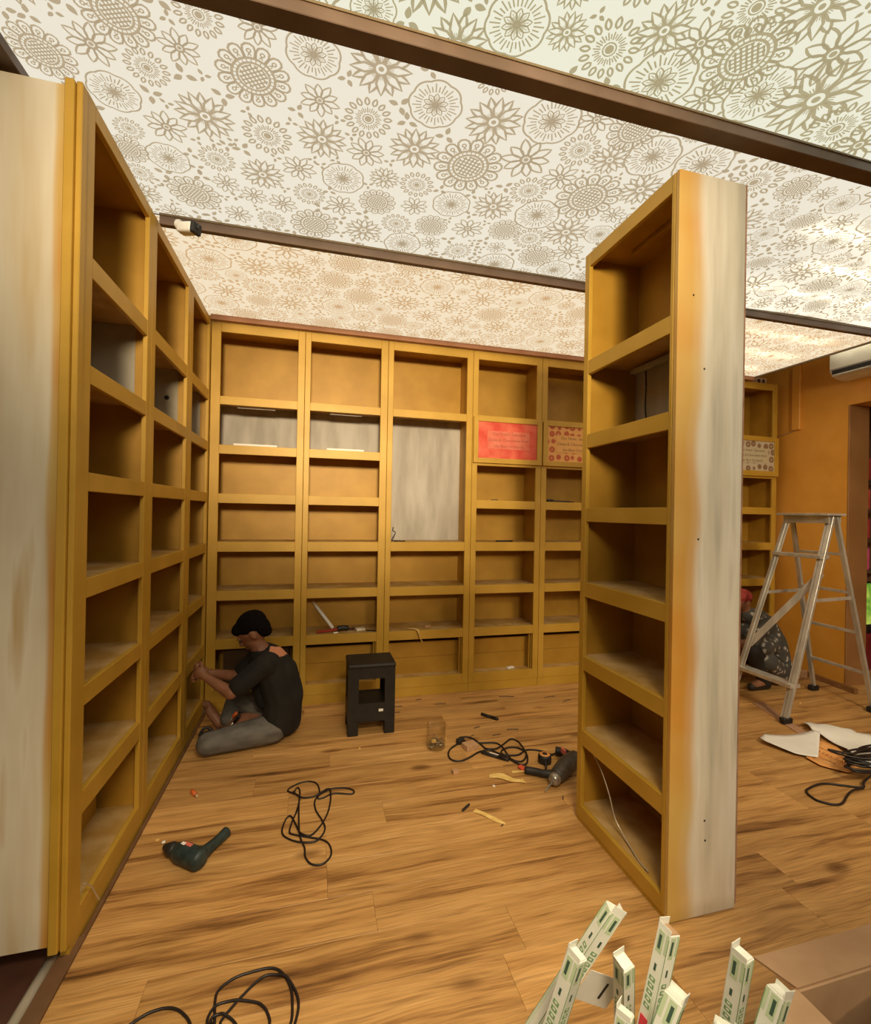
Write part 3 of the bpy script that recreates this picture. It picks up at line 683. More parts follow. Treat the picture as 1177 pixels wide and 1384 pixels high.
# ================================================================== STOOL
st = thing('stool', 'black plastic box stool with square openings by the back bookcases', 'stool', (.395, 3.24, 0))
BL_ = noise_mat('black_stool_plastic', (.005, .004, .0035), (.012, .010, .008), scale=18, rough=.55)
x0, x1, y0, y1, H = .235, .55, 3.115, 3.36, .478
bt = box('seat', (x0 - .005, y0 - .005, H - .03), (x1 + .005, y1 + .005, H), BL_, st, .012, seg=3)
for sy in (y0, y1):
    i_ = 1 if sy == y0 else -1
    ya_, yb_ = sorted((sy, sy + .018 * i_))
    bm = bmesh.new()
    add_box(bm, (x0, ya_, H - .10), (x1, yb_, H - .028)); add_box(bm, (x0, ya_, .09), (x0 + .07, yb_, H - .1)); add_box(bm, (x1 - .07, ya_, .09), (x1, yb_, H - .1))
    add_box(bm, (x0 + .07, ya_, .09), (x1 - .07, yb_, .215))
    bm_obj('side_wall', bm, BL_, st)
for sx in (x0, x1):
    i_ = 1 if sx == x0 else -1
    xa_, xb_ = sorted((sx, sx + .018 * i_))
    bm = bmesh.new()
    add_box(bm, (xa_, y0 + .018, H - .10), (xb_, y1 - .018, H - .028)); add_box(bm, (xa_, y0 + .018, .09), (xb_, y0 + .07, H - .1)); add_box(bm, (xa_, y1 - .07, .09), (xb_, y1 - .018, H - .1))
    add_box(bm, (xa_, y0 + .07, .09), (xb_, y1 - .07, .215))
    bm_obj('side_wall', bm, BL_, st)
box('bottom_tray', (x0 + .018, y0 + .018, .195), (x1 - .018, y1 - .018, .21), BL_, st, 0)
for sx in (x0, x1 - .07):
    for sy in (y0, y1 - .06): box('leg', (sx, sy, 0), (sx + .07, sy + .06, .092), BL_, st, .004)
box('price_sticker', (x0 + .205, y0 - .0012, .155), (x0 + .235, y0 - .0002, .172), PAPER, st, 0)

# ================================================================== SHELF ODDMENTS
def lump(name, label, cat, c, dims, m, rot=0, group=None, bev=.25):
    d = Vector(dims); M = Matrix.Translation(Vector(c)) @ Matrix.Rotation(rot, 4, 'Z')
    o = box(name, (-d.x / 2, -d.y / 2, 0), (d.x / 2, d.y / 2, d.z), m, None, min(d) * bev, M, 2)
    return tag(o, label, cat, group)
for i, (a, b) in enumerate(((-.60, -.29), (.08, .37))):
    lump('paper_strip', ('white strip lying in the grey niche at the left end of the back wall', 'white strip lying in the grey niche above the caulking gun')[i], 'strip', ((a + b) / 2, YB + .05, 1.9775), (b - a, .035, .018), PAPER, bev=.1, group='white strips in the grey niches')
    s_ = box('lamp_strip', (a + .02, YB + .06, 2.266), (b - .02, YB + .075, 2.2745), GREY_BACK, None, .001)
    tag(s_, ('pale lamp strip under the rail above the left grey niche', 'pale lamp strip under the rail above the second grey niche')[i], 'lamp strip', 'lamp strips in the grey niches')
# caulking gun leaning in the second bookcase
cg = thing('caulking_gun', 'white caulk tube with red and black gun leaning on a shelf above the stool', 'caulking gun', (.12, YB + .12, .5362))
za = .5362
M0, M1 = Vector((.155, YB + .08, za + .03)), Vector((-.005, YB + .20, za + .225))
dv = (M1 - M0).normalized(); Lc = (M1 - M0).length
lathe('caulk_tube', M0, M1, [(0, .014), (Lc * .8, .014), (Lc * .82, .011), (Lc * .84, .010), (Lc, .002)], WHITEP, cg, 14)
bar('gun_frame', (.03, YB + .05, za + .014), (.20, YB + .08, za + .022), .026, .014, mat('red_enamel', (.35, .03, .015), rough=.4), cg)
bm = bmesh.new(); add_tube(bm, smooth_path([(.19, YB + .08, za + .022), (.23, YB + .085, za + .03), (.275, YB + .09, za + .022)], 4), .02, 10); bm_obj('grip', bm, BLACKP, cg, True)
lump('screw_packet', 'crumpled clear packet of screws on the shelf above the stool', 'packet', (.37, YB + .09, za), (.075, .05, .022), noise_mat('clear_packet', (.55, .5, .38), (.8, .76, .62), scale=60, rough=.3), .3)
lump('maroon_offcut', 'dark maroon offcut beside the packet of screws', 'offcut', (.315, YB + .13, za), (.07, .03, .014), mat('maroon', (.06, .012, .01)), .2)
tg = tube('screwdriver_bit', [(.42, YB + .06, za + .006), (.455, YB + .05, za + .006), (.49, YB + .035, za + .006)], .005, RUBBER, n=3); tag(tg, 'thin dark bit lying right of the packet of screws', 'tool bit')
lump('white_scrap', 'small white scrap below the caulking gun', 'scrap', (.175, YB + .035, za), (.04, .014, .01), PAPER, .4)
lump('door_stop', 'tiny pale knob on the upper shelf above the second grey niche', 'knob', (.37, YB + .03, 2.3367), (.018, .018, .016), WOODBIT, bev=.4)
# yellow strips
def strip_mesh(name, label, path, wid, m, thick=.0018, group=None, cat='wood strip', widths=None):
    P = smooth_path(path, 6); vs = []; fs = []; n = len(P)
    for i, p in enumerate(P):
        t = (P[min(n - 1, i + 1)] - P[max(0, i - 1)]).normalized(); s = t.cross(Vector((0, 0, 1)))
        s = s.normalized() if s.length > .1 else Vector((1, 0, 0))
        nn = s.cross(t).normalized(); f = i / (n - 1)
        wv = wid / 2 * (np.interp(f, *widths) if widths else 1)
        for a, b in ((1, 1), (-1, 1), (-1, -1), (1, -1)): vs.append(p + s * wv * a + nn * thick * b)
    for i in range(n - 1):
        for k in range(4): fs.append((4 * i + k, 4 * i + (k + 1) % 4, 4 * i + 4 + (k + 1) % 4, 4 * i + 4 + k))
    fs += [(3, 2, 1, 0), (4 * n - 4, 4 * n - 3, 4 * n - 2, 4 * n - 1)]
    return tag(mesh_obj(name, vs, fs, m), label, cat, group)
strip_mesh('wood_shaving', 'curled yellow shaving hanging over the shelf edge of the wide bookcase', [(.76, YB + .06, za + .006), (.80, YB + .02, za + .012), (.832, YB - .014, za + .002), (.845, YB - .020, za - .05), (.865, YB - .018, za - .09)], .028, CHIP, widths=([0, .4, .8, 1], [.5, .9, 1.2, .7]))
lump('wood_offcut', 'small pale offcut right of the yellow shaving on the shelf', 'offcut', (.93, YB + .09, za), (.055, .025, .018), WOODBIT, .5)
for i, (x, z, L_, lab) in enumerate([(1.47, 1.617, .06, 'thin brown splinter on the shelf below the red sign'), (1.52, 1.2604, .155, 'black marker pen on the second shelf below the red sign')]):
    o = tube('marker_pen' if i else 'splinter', [(x, YB + .05, z + .008), (x + L_, YB + .045, z + .008)], .007 if i else .004, RUBBER if i else BROWN, n=1, seg=8); tag(o, lab, 'pen' if i else 'splinter')
pk = thing('pliers', 'black pliers lying on the shelf below the orange sign', 'pliers', (2.08, YB + .05, 1.617))
tube('jaw', [(2.00, YB + .04, 1.6305), (2.03, YB + .042, 1.632), (2.06, YB + .045, 1.631)], .011, BLACKP, pk, n=3, seg=8)
tube('handle', [(2.06, YB + .045, 1.628), (2.13, YB + .03, 1.624), (2.26, YB + .03, 1.622)], .006, BLACKP, pk, n=3); tube('handle', [(2.06, YB + .045, 1.628), (2.13, YB + .06, 1.628), (2.24, YB + .07, 1.626)], .006, BLACKP, pk, n=3)
o = tube('niche_cable', [(.63, YB + .04, 1.265), (.68, YB + .03, 1.268), (.72, YB + .05, 1.266), (.67, YB + .06, 1.267), (.612, YB + .05, 1.272), (.625, YB + .045, 1.30), (.64, YB + .05, 1.335), (.618, YB + .05, 1.35), (.622, YB + .05, 1.38)], .0045, RUBBER, n=5); tag(o, 'short black cable coming up in the tall grey niche', 'cable')
for i, (x, z, d, lab) in enumerate([(1.68, .1529, (.07, .03, .014), 'white scrap in the bottom compartment below the red sign'), (1.62, .5362, (.13, .016, .006), 'pale sliver on the lower shelf below the red sign')]):
    lump('scrap', lab, 'scrap', (x, YB + .06, z), d, PAPER if i == 0 else SHELF, .3)
# left row oddments
o = tube('hanging_cable', [(XL - .06, 2.52, 1.925), (XL - .05, 2.545, 1.90), (XL - .05, 2.55, 1.85), (XL - .055, 2.535, 1.80), (XL - .06, 2.52, 1.775)], .008, noise_mat('cream_cable', (.5, .4, .2), (.6, .5, .3), scale=9), n=5); tag(o, 'cream cable stub hanging in the middle left bookcase', 'cable')
o = lump('corner_scrap', 'small white scrap in the niche of the left corner bookcase', 'scrap', (XL - .04, 3.42, 1.991), (.02, .05, .012), PAPER, .2)
o = lump('chip', 'small pale chip on a shelf of the nearest left bookcase', 'chip', (XL - .12, 1.90, .8803), (.03, .035, .012), WOODBIT, .2)
# wires in the freestanding bookcase
o = tube('shelf_cable', [(1.50, 1.865, 2.19), (1.50, 1.862, 2.12), (1.502, 1.868, 2.02), (1.505, 1.862, 1.94), (1.50, 1.86, 1.902)], .004, RUBBER, n=5); tag(o, 'black cable hanging in the upper niche of the freestanding bookcase', 'cable')
o = tube('loose_wire', [(1.31, 1.955, .365), (1.315, 1.89, .31), (1.32, 1.835, .23), (1.325, 1.80, .15), (1.33, 1.74, .105), (1.31, 1.62, .090), (1.305, 1.56, .094)], .003, mat('silver_wire', (.6, .55, .45), rough=.35, metal=.5), n=6); tag(o, 'thin silvery wire curling in the bottom of the freestanding bookcase', 'wire')
o = tube('twisted_wire', [(XL + .006, 1.86, .19), (XL + .012, 1.90, .15), (XL + .016, 1.935, .09), (XL + .02, 1.95, .06)], .0025, mat('silver_wire', (.6, .55, .45)), n=5); tag(o, 'thin wire bent over the bottom rail of the nearest left bookcase', 'wire')

# ================================================================== FLOOR ITEMS
# cordless drill
TEAL = noise_mat('dark_teal_plastic', (.012, .024, .024), (.03, .05, .05), scale=30, rough=.5)
cd = thing('cordless_drill', 'dark teal cordless drill lying on the floor by the left bookcases', 'drill', (-.48, 2.15, 0))
bm = bmesh.new(); add_tube(bm, smooth_path([(-.545, 2.19, .036), (-.50, 2.155, .038), (-.45, 2.118, .038), (-.425, 2.10, .036)], 5), .04, 14, taper=[np.interp(i / 15, [0, .2, .8, 1], [.032, .041, .042, .026]) for i in range(16)]); cdb = bm_obj('body', bm, TEAL, cd, True)
lathe('chuck', (-.545, 2.19, .036), (-.605, 2.232, .034), [(0, .027), (.03, .029), (.05, .022), (.072, .012)], BLACKP, cd, 14)
bm = bmesh.new(); add_tube(bm, smooth_path([(-.455, 2.125, .034), (-.42, 2.19, .026), (-.385, 2.25, .024), (-.365, 2.285, .024)], 4), .024, 12, taper=[np.interp(i / 12, [0, .5, 1], [.030, .021, .024]) for i in range(13)]); bm_obj('handle', bm, TEAL, cd, True)
box('trigger', (-.012, -.008, 0), (.012, .008, .03), BLACKP, cd, .003, Matrix.Translation((-.455, 2.178, .018)))
box('badge', (-.022, -.008, 0), (.022, .008, .003), mat('red_badge', (.65, .16, .12)), cdb, .001, Matrix.Translation((-.495, 2.158, .0775)) @ Matrix.Rotation(-.65, 4, 'Z'))
box('badge', (-.010, -.007, 0), (.010, .007, .003), PAPER, cdb, .001, Matrix.Translation((-.514, 2.166, .0782)) @ Matrix.Rotation(-.65, 4, 'Z'))
rb = thing('wall_plug', 'orange plastic wall plug on the floor near the man', 'wall plug', (-.585, 2.655, 0))
lathe('sleeve', (-.605, 2.69, .010), (-.575, 2.645, .010), [(0, .006), (.01, .010), (.05, .011)], mat('orange_plastic', (.62, .13, .03)), rb, 10)
lathe('screw_tip', (-.575, 2.645, .010), (-.562, 2.626, .008), [(0, .007), (.018, .007), (.022, .003)], mat('brass', (.7, .5, .3), metal=.4, rough=.3), rb, 8)

DRILLCABLE = [(0.94, 2.875), (0.86, 2.814), (0.826, 2.747), (0.831, 2.683), (0.882, 2.663), (0.95, 2.692), (1.026, 2.739), (1.098, 2.742), (1.151, 2.674), (1.181, 2.605), (1.214, 2.546), (1.253, 2.545), (1.292, 2.606), (1.314, 2.684), (1.322, 2.801), (1.29, 2.849), (1.212, 2.795), (1.142, 2.751), (1.083, 2.755), (1.068, 2.827), (1.037, 2.916), (0.994, 2.946), (0.965, 2.921), (0.993, 2.88), (1.074, 2.842), (1.162, 2.826), (1.191, 2.77), (1.188, 2.666), (1.19, 2.603), (1.228, 2.577), (1.266, 2.595), (1.307, 2.658), (1.288, 2.729), (1.235, 2.75), (1.173, 2.725), (1.155, 2.683), (1.185, 2.658), (1.253, 2.652), (1.323, 2.692), (1.382, 2.683), (1.427, 2.65), (1.456, 2.606)]
CABLE_A = [(-0.084, 2.548), (-0.067, 2.601), (-0.051, 2.566), (-0.052, 2.436), (-0.047, 2.29), (-0.04, 2.21), (-0.018, 2.131), (-0.013, 2.072), (0.015, 2.022), (0.062, 2.016), (0.094, 2.058), (0.092, 2.117), (0.064, 2.16), (-0.002, 2.195), (-0.07, 2.229), (-0.088, 2.253), (-0.079, 2.325), (-0.06, 2.408), (-0.054, 2.516), (-0.114, 2.584), (-0.068, 2.636), (-0.009, 2.648), (0.037, 2.616), (0.051, 2.534), (0.041, 2.481), (0.07, 2.48), (0.124, 2.506), (0.215, 2.479), (0.226, 2.511), (0.18, 2.544), (0.11, 2.55), (0.061, 2.515), (0.027, 2.465), (0.031, 2.387), (0.058, 2.308), (0.073, 2.242), (0.056, 2.187), (0.023, 2.158), (-0.043, 2.171), (-0.103, 2.218), (-0.122, 2.268), (-0.11, 2.346), (-0.089, 2.367), (-0.065, 2.308), (-0.036, 2.222), (0.006, 2.202), (0.048, 2.255), (0.086, 2.344), (0.106, 2.463), (0.1, 2.548), (0.041, 2.503), (-0.035, 2.504), (-0.084, 2.548)]
CABLE_B = [(-0.499, 1.51), (-0.484, 1.518), (-0.453, 1.535), (-0.412, 1.54), (-0.376, 1.53), (-0.347, 1.507), (-0.326, 1.48), (-0.307, 1.436), (-0.274, 1.41), (-0.255, 1.428), (-0.256, 1.463), (-0.267, 1.528), (-0.261, 1.561), (-0.219, 1.588), (-0.157, 1.596), (-0.108, 1.593), (-0.073, 1.567), (-0.046, 1.512), (-0.039, 1.457), (-0.041, 1.411), (-0.061, 1.376), (-0.131, 1.375), (-0.201, 1.41), (-0.235, 1.446), (-0.238, 1.464), (-0.215, 1.495), (-0.171, 1.542), (-0.133, 1.57), (-0.101, 1.569), (-0.062, 1.55), (-0.03, 1.497), (-0.021, 1.453), (-0.029, 1.408), (-0.046, 1.364), (-0.129, 1.358), (-0.238, 1.41), (-0.277, 1.468), (-0.266, 1.507), (-0.238, 1.516), (-0.197, 1.511), (-0.145, 1.493), (-0.12, 1.472), (-0.105, 1.443), (-0.101, 1.425), (-0.106, 1.396), (-0.161, 1.392), (-0.243, 1.439), (-0.268, 1.471), (-0.246, 1.482), (-0.22, 1.469), (-0.2, 1.45), (-0.185, 1.425)]
LOOP = [(3.004, 1.903), (2.913, 1.939), (2.843, 1.974), (2.782, 1.981), (2.692, 1.965), (2.643, 1.945), (2.622, 1.909), (2.619, 1.864), (2.672, 1.819), (2.73, 1.822), (2.814, 1.859), (2.905, 1.892), (2.994, 1.896)]
def lay(path, r):   # lie on the floor, riding over earlier turns where they cross
    out = []
    P = smooth_path([(x, y, 0) for x, y in path], 5)
    for i, p in enumerate(P):
        z = r
        for j in range(0, max(0, i - 14)):
            if (P[j].xy - p.xy).length < r * 1.6: z = max(z, out[j].z + r * 1.7); 
        out.append(Vector((p.x, p.y, min(z, r * 5))))
    for _ in range(3):
        for i in range(1, len(out) - 1): out[i].z = max(r, (out[i - 1].z + out[i].z + out[i + 1].z) / 3)
    return out
o = tube('cable', lay(CABLE_A, .0042), .0042, RUBBER, n=1); tag(o, 'loose black cable in tangled loops on the floor beside the cordless drill', 'cable')
o = tube('cable', lay(CABLE_B, .0042), .0042, RUBBER, n=1); tag(o, 'looped black cable on the floor at the bottom edge of the view', 'cable')

lump('wood_offcut', 'pale wooden offcut at the foot of the orange wall behind the ladder', 'offcut', (4.50, 3.42, 0), (.16, .05, .07), WOODBIT, -1.2, bev=.1)
# corded drill
kd = thing('corded_drill', 'black corded drill with side handle lying behind the freestanding bookcase', 'drill', (1.40, 2.42, 0))
DK = noise_mat('drill_grey', (.035, .03, .026), (.07, .06, .05), scale=30, rough=.5)
tube('power_cable', lay(DRILLCABLE, .0055) + [Vector((1.475, 2.59, .02)), Vector((1.50, 2.575, .035))], .0055, RUBBER, kd, n=1)
b_ = box('plug', (-.028, -.018, 0), (.028, .018, .034), BLACKP, kd, .008, Matrix.Translation((.945, 2.878, .001)) @ Matrix.Rotation(.6, 4, 'Z'), 2)
bm = bmesh.new(); add_tube(bm, smooth_path([(1.325, 2.315, .045), (1.37, 2.35, .05), (1.45, 2.41, .052), (1.53, 2.46, .05)], 5), .05, 14, taper=[np.interp(i / 15, [0, .15, .6, 1], [.03, .042, .05, .046]) for i in range(16)]); bm_obj('motor_housing', bm, DK, kd, True)
lathe('chuck', (1.325, 2.315, .045), (1.285, 2.285, .042), [(0, .026), (.01, .034), (.035, .033), (.05, .018)], mat('steel', (.35, .33, .3), rough=.3, metal=.7), kd, 14)
lathe('drill_bit', (1.285, 2.285, .042), (1.225, 2.262, .008), [(0, .005), (.06, .004), (.072, .001)], mat('steel', (.35, .33, .3)), kd, 8)
tube('side_handle', [(1.35, 2.36, .04), (1.30, 2.385, .028), (1.26, 2.42, .024), (1.205, 2.46, .022)], .021, BLACKP, kd, n=4, seg=12)
tube('pistol_grip', [(1.53, 2.47, .045), (1.53, 2.52, .035), (1.515, 2.57, .032), (1.48, 2.60, .03)], .026, BLACKP, kd, n=4, seg=12)
box('trigger', (-.01, -.018, 0), (.01, .018, .03), mat('red_badge', (.65, .16, .12)), kd, .003, Matrix.Translation((1.495, 2.535, .045)))
# tape measure
tm = thing('tape_measure', 'small black and orange tape measure beside the corded drill', 'tape measure', (1.375, 2.545, 0))
lathe('case', (1.375, 2.545, 0), (1.375, 2.545, .05), [(0, .036), (.004, .04), (.042, .04), (.05, .034)], BLACKP, tm, 18)
of_ = lathe('orange_face', (1.375, 2.545, .0502), (1.375, 2.545, .053), [(0, .032), (.002, .030)], mat('orange_face', (.75, .33, .09)), tm, 18)
lathe('hub', (1.375, 2.545, .053), (1.375, 2.545, .055), [(0, .016), (.0015, .015)], BLACKP, of_, 12)
tube('belt_strap', [(1.36, 2.51, .03), (1.345, 2.47, .012), (1.32, 2.44, .006), (1.325, 2.41, .006)], .006, BLACKP, tm, n=4)
# jar with screws
GLASS = bpy.data.materials.new('clear_plastic'); _nt, _N, _L = nodes_of(GLASS); _N.remove(_N['Principled BSDF'])
_t = node(_N, 'ShaderNodeBsdfTransparent'); _t.inputs[0].default_value = (.95, .94, .90, 1); _g = node(_N, 'ShaderNodeBsdfGlossy'); _g.inputs['Roughness'].default_value = .12
_lw = node(_N, 'ShaderNodeLayerWeight'); _lw.inputs['Blend'].default_value = .25; _fr = node(_N, 'ShaderNodeMath', operation='MULTIPLY'); _fr.inputs[1].default_value = .35; _L.new(_lw.outputs['Facing'], _fr.inputs[0]); _ms = node(_N, 'ShaderNodeMixShader')
_L.new(_fr.outputs[0], _ms.inputs[0]); _L.new(_t.outputs[0], _ms.inputs[1]); _L.new(_g.outputs[0], _ms.inputs[2]); _L.new(_ms.outputs[0], _N['Material Output'].inputs['Surface'])
jr = thing('plastic_jar', 'clear plastic jar half full of screws on the floor', 'jar', (.775, 2.86, 0))
lathe('jar_wall', (.775, 2.86, .0), (.775, 2.86, .15), [(0, .0), (.0, .058), (.004, .06), (.145, .062), (.15, .063), (.15, .060), (.006, .0575), (.006, 0)], GLASS, jr, 24)
bm = bmesh.new()
for k in range(70):
    a = random.uniform(0, 6.28); rr = .048 * math.sqrt(random.random()); c = Vector((.775 + rr * math.cos(a), 2.86 + rr * math.sin(a), .012 + random.uniform(0, .04)))
    d = Vector((random.gauss(0, 1), random.gauss(0, 1), random.gauss(0, .5))).normalized() * .012
    q0, q1 = c - d, c + d
    for q in (q0, q1):
        v_ = q - Vector((.775, 2.86, 0))
        if v_.xy.length > .052: q.x, q.y = .775 + v_.x * .052 / v_.xy.length, 2.86 + v_.y * .052 / v_.xy.length
        q.z = max(q.z, .010)
    add_tube(bm, [q0, q1], .0028, 5)
o = bm_obj('screws', bm, noise_mat('screw_steel', (.05, .04, .03), (.45, .38, .28), scale=90, rough=.35, metal=.5), jr); o['kind'] = 'stuff'; o['label'] = 'heap of dark and bright screws'
box('yellow_tag', (.735, 2.815, .052), (.765, 2.835, .07), CHIP, jr, .003)
# blocks, pens, strips
lump('wood_block', 'square pale wood block under the drill cable', 'wood block', (.985, 2.80, 0), (.085, .065, .035), WOODBIT, .25, bev=.06)
lump('wood_block', 'tiny pale wood cube on the floor left of the yellow shaving', 'wood block', (.81, 2.55, 0), (.035, .03, .022), WOODBIT, .1, bev=.1)
def pen(label, a, b, r=.008):
    o = thing('marker_pen', label, 'pen', (*((Vector(a) + Vector(b)) / 2), 0), 'black pens on the floor')
    A3, B3 = Vector((*a, r)), Vector((*b, r)); L_ = (B3 - A3).length
    lathe('barrel', A3, B3, [(0, r * .7), (.004, r), (L_ * .62, r), (L_ * .63, r * .85), (L_, r * .8)], BLACKP, o, 10)
    lathe('cap', lerp(A3, B3, .6), B3, [(0, r * 1.05), (L_ * .36, r * 1.0), (L_ * .4, r * .7)], RUBBER, o, 10)
    return o
pen('thick black pen on the floor farthest back', (1.225, 3.245), (1.315, 3.135), .011)
pn = pen('black marker with white lettering under the drill cable', (1.035, 2.725), (1.165, 2.60), .011)
box('lettering_band', (-.03, -.004, 0), (.03, .004, .001), PAPER, pn, 0, Matrix.Translation((1.095, 2.667, .0222)) @ Matrix.Rotation(-.765, 4, 'Z'))
pen('short black stub on the floor left of the straight yellow strip', (.745, 2.215), (.795, 2.255), .006)
strip_mesh('wood_shaving', 'curved yellow wood shaving on the floor beside the corded drill', [(.99, 2.475, .004), (1.05, 2.455, .010), (1.10, 2.41, .006), (1.135, 2.385, .010), (1.165, 2.385, .005)], .05, CHIP, widths=([0, .25, .6, .8, 1], [.5, 1, .55, .45, .8]))
strip_mesh('wood_shaving', 'straight yellow wood strip on the floor in front of the curved shaving', [(.805, 2.205, .004), (.84, 2.165, .007), (.875, 2.125, .004), (.915, 2.075, .004)], .026, CHIP, widths=([0, .2, .7, 1], [1.1, .8, 1, .5]))
strip_mesh('brass_strip', 'small brass strip with a red tag by the drill side handle', [(1.135, 2.485, .004), (1.19, 2.478, .005), (1.225, 2.475, .004)], .016, CHIP, cat='strip')
lump('red_tag', 'small red tag lying beside the brass strip', 'tag', (1.205, 2.505, .004), (.03, .045, .012), mat('red_tag', (.70, .10, .05)), .2)
# scattered dark splinters and dust specks
k_spl = 0
for (x, y, a, L_) in [(1.125, 3.06, .3, .05), (1.22, 2.93, .1, .06), (1.36, 2.98, -.2, .08), (1.05, 2.95, .6, .04), (.62, 3.52, .05, .12), (.98, 3.5, -.1, .09), (1.55, 3.53, -.25, .12), (1.9, 3.45, .1, .1), (1.3, 2.2, 1.0, .03), (.83, 3.62, .2, .05), (.90, 2.07, .6, .02), (.62, 3.42, .1, .05), (2.0, 3.35, .3, .09)]:
    L2 = L_ / 2; c, s = math.cos(a), math.sin(a)
    o = tube('splinter', [(x - c * L2, y - s * L2, .003), (x, y, .006), (x + c * L2, y + s * L2, .003)], .003, BROWN, n=3, seg=5)
    tag(o, 'thin dark wood splinter on the plank floor towards the back bookcases', 'splinter', 'dark splinters on the floor')
for i, (x, y) in enumerate([(-.66, 2.33), (-.63, 2.31), (.30, 2.95), (.98, 2.38), (3.86, 2.9), (2.35, 2.62)]):
    o = lump('crumb', 'tiny pale crumb on the plank floor', 'crumb', (x, y, 0), (.014, .010, .007), PAPER if i % 2 else CHIP, i * .7, 'pale crumbs on the floor')

# ---- right side floor: lath, papers, cable coil
LATH = [(3.493, 2.99), (3.596, 2.98), (3.379, 2.455), (3.308, 2.453)]
bm = bmesh.new(); lo_ = [bm.verts.new((x - .02, y, .0006)) for x, y in LATH]; hi_ = [bm.verts.new((x - .02, y, .005)) for x, y in LATH]
bm.faces.new(lo_); bm.faces.new(hi_[::-1])
for k in range(4): bm.faces.new((lo_[k], hi_[k], hi_[(k + 1) % 4], lo_[(k + 1) % 4]))
bmesh.ops.recalc_face_normals(bm, faces=bm.faces)
tag(bm_obj('wood_lath', bm, noise_mat('pink_lath', (.38, .21, .12), (.48, .28, .17), scale=9, stretch=(9, 1, 1), rough=.7)), 'flat pinkish wooden lath on the floor under the ladder', 'lath')
def paper_mesh(name, label, outline, m, zf, cat='paper', sub=5, thick=.001):
    bm = bmesh.new(); vs = [bm.verts.new((x, y, 0)) for x, y in outline]; f = bm.faces.new(vs)
    bmesh.ops.triangulate(bm, faces=[f]); 
    for _ in range(sub):
        long = [e for e in bm.edges if e.calc_length() > .05]
        if not long: break
        bmesh.ops.subdivide_edges(bm, edges=long, cuts=1); bmesh.ops.triangulate(bm, faces=[q for q in bm.faces if len(q.verts) > 3])
    for v in bm.verts: v.co.z = zf(v.co.x, v.co.y)
    bmesh.ops.recalc_face_normals(bm, faces=bm.faces)
    for q in bm.faces:
        if q.normal.z < 0: q.normal_flip()
    r = bmesh.ops.extrude_face_region(bm, geom=list(bm.faces)); bmesh.ops.translate(bm, verts=[g for g in r['geom'] if isinstance(g, bmesh.types.BMVert)], vec=(0, 0, thick))
    bmesh.ops.recalc_face_normals(bm, faces=bm.faces)
    o = bm_obj(name, bm, m, None, True)
    return tag(o, label, cat)
ORANGE_P = noise_mat('orange_paper', (.80, .36, .10), (.88, .47, .17), scale=8, rough=.6)
ORANGE = [(3.002, 2.216), (3.346, 2.382), (3.344, 2.273), (3.303, 2.187), (3.226, 2.065), (3.078, 2.023), (3.026, 2.082), (2.996, 2.124)]
op = paper_mesh('poster', 'crumpled orange printed poster between the white paper sheets', ORANGE, ORANGE_P, lambda x, y: .004 + .004 * (1 + math.sin(x * 17 + y * 9)))
# its printed lines
INK = mat('poster_ink', (.38, .11, .02), rough=.7)
for tx, sz, cx, cy_ in (("PREMIUM QUALITY", .022, 3.225, 2.235), ("DATES SALE", .042, 3.165, 2.185), ("LIMITED TIME", .018, 3.095, 2.165)):
    text_mesh('printed_line', tx, sz, Matrix.Translation((cx, cy_, .0155)) @ Matrix.Rotation(-2.03 + .55, 4, 'Z'), INK, op, shear=0, extrude=.0002)
SHEET1 = [(2.916, 2.451), (3.016, 2.499), (3.351, 2.434), (3.378, 2.401), (3.065, 2.187), (2.97, 2.261), (2.91, 2.402)]
SHEET2 = [(3.483, 2.597), (3.534, 2.586), (3.525, 2.528), (3.671, 2.41), (3.642, 2.352), (3.691, 2.297), (3.733, 2.236), (3.331, 1.993), (3.271, 2.034), (3.226, 2.065), (3.32, 2.198), (3.374, 2.324), (3.393, 2.416), (3.37, 2.448)]
paper_mesh('paper_sheet', 'white paper sheet folded on the floor left of the orange poster', SHEET1, PAPER, lambda x, y: .016 + .010 * (1 + math.sin(x * 13 - y * 7)) * .8 + .02 * max(0, (x - 3.28) / .1))
paper_mesh('paper_sheet', 'large creased white paper sheet on the floor right of the orange poster', SHEET2, PAPER, lambda x, y: .020 + .012 * (1 + math.sin(x * 9 + y * 16)) + .006 * math.sin(x * 31 - y * 11))
# coil of cable
pts = []
for k in range(11):
    ca, cb = random.uniform(.20, .29), random.uniform(.045, .10); ang = -.15 + random.uniform(-.28, .28); cx, cy_ = 3.31 + random.uniform(-.05, .05), 1.985 + random.uniform(-.03, .03)
    for q in range(10):
        a = 2 * math.pi * q / 10 + 3.1; x, y = ca * math.cos(a), cb * math.sin(a)
        pts.append((cx + x * math.cos(ang) - y * math.sin(ang), cy_ + x * math.sin(ang) + y * math.cos(ang), .009 + k * .005 + random.uniform(0, .006) + .052))
loop3 = [(x, y, .006) for x, y in LOOP]
o = tube('cable_coil', pts[4:-3] + [(3.08, 1.93, .03)] + loop3, .0058, RUBBER, n=4); tag(o, 'heavy coil of black cable lying over the orange poster', 'cable')
ext = thing('extension_socket', 'black extension socket at the end of the cable coil', 'extension socket', (3.22, 1.85, 0))
b_ = box('body', (-.10, -.03, 0), (.10, .03, .04), BLACKP, ext, .008, Matrix.Translation((3.22, 1.850, .001)) @ Matrix.Rotation(-.2, 4, 'Z'), 2)
tube('cord', [(3.13, 1.868, .02), (3.07, 1.88, .02), (3.03, 1.865, .008), (3.05, 1.82, .006), (3.10, 1.78, .006)], .006, RUBBER, ext, n=5)

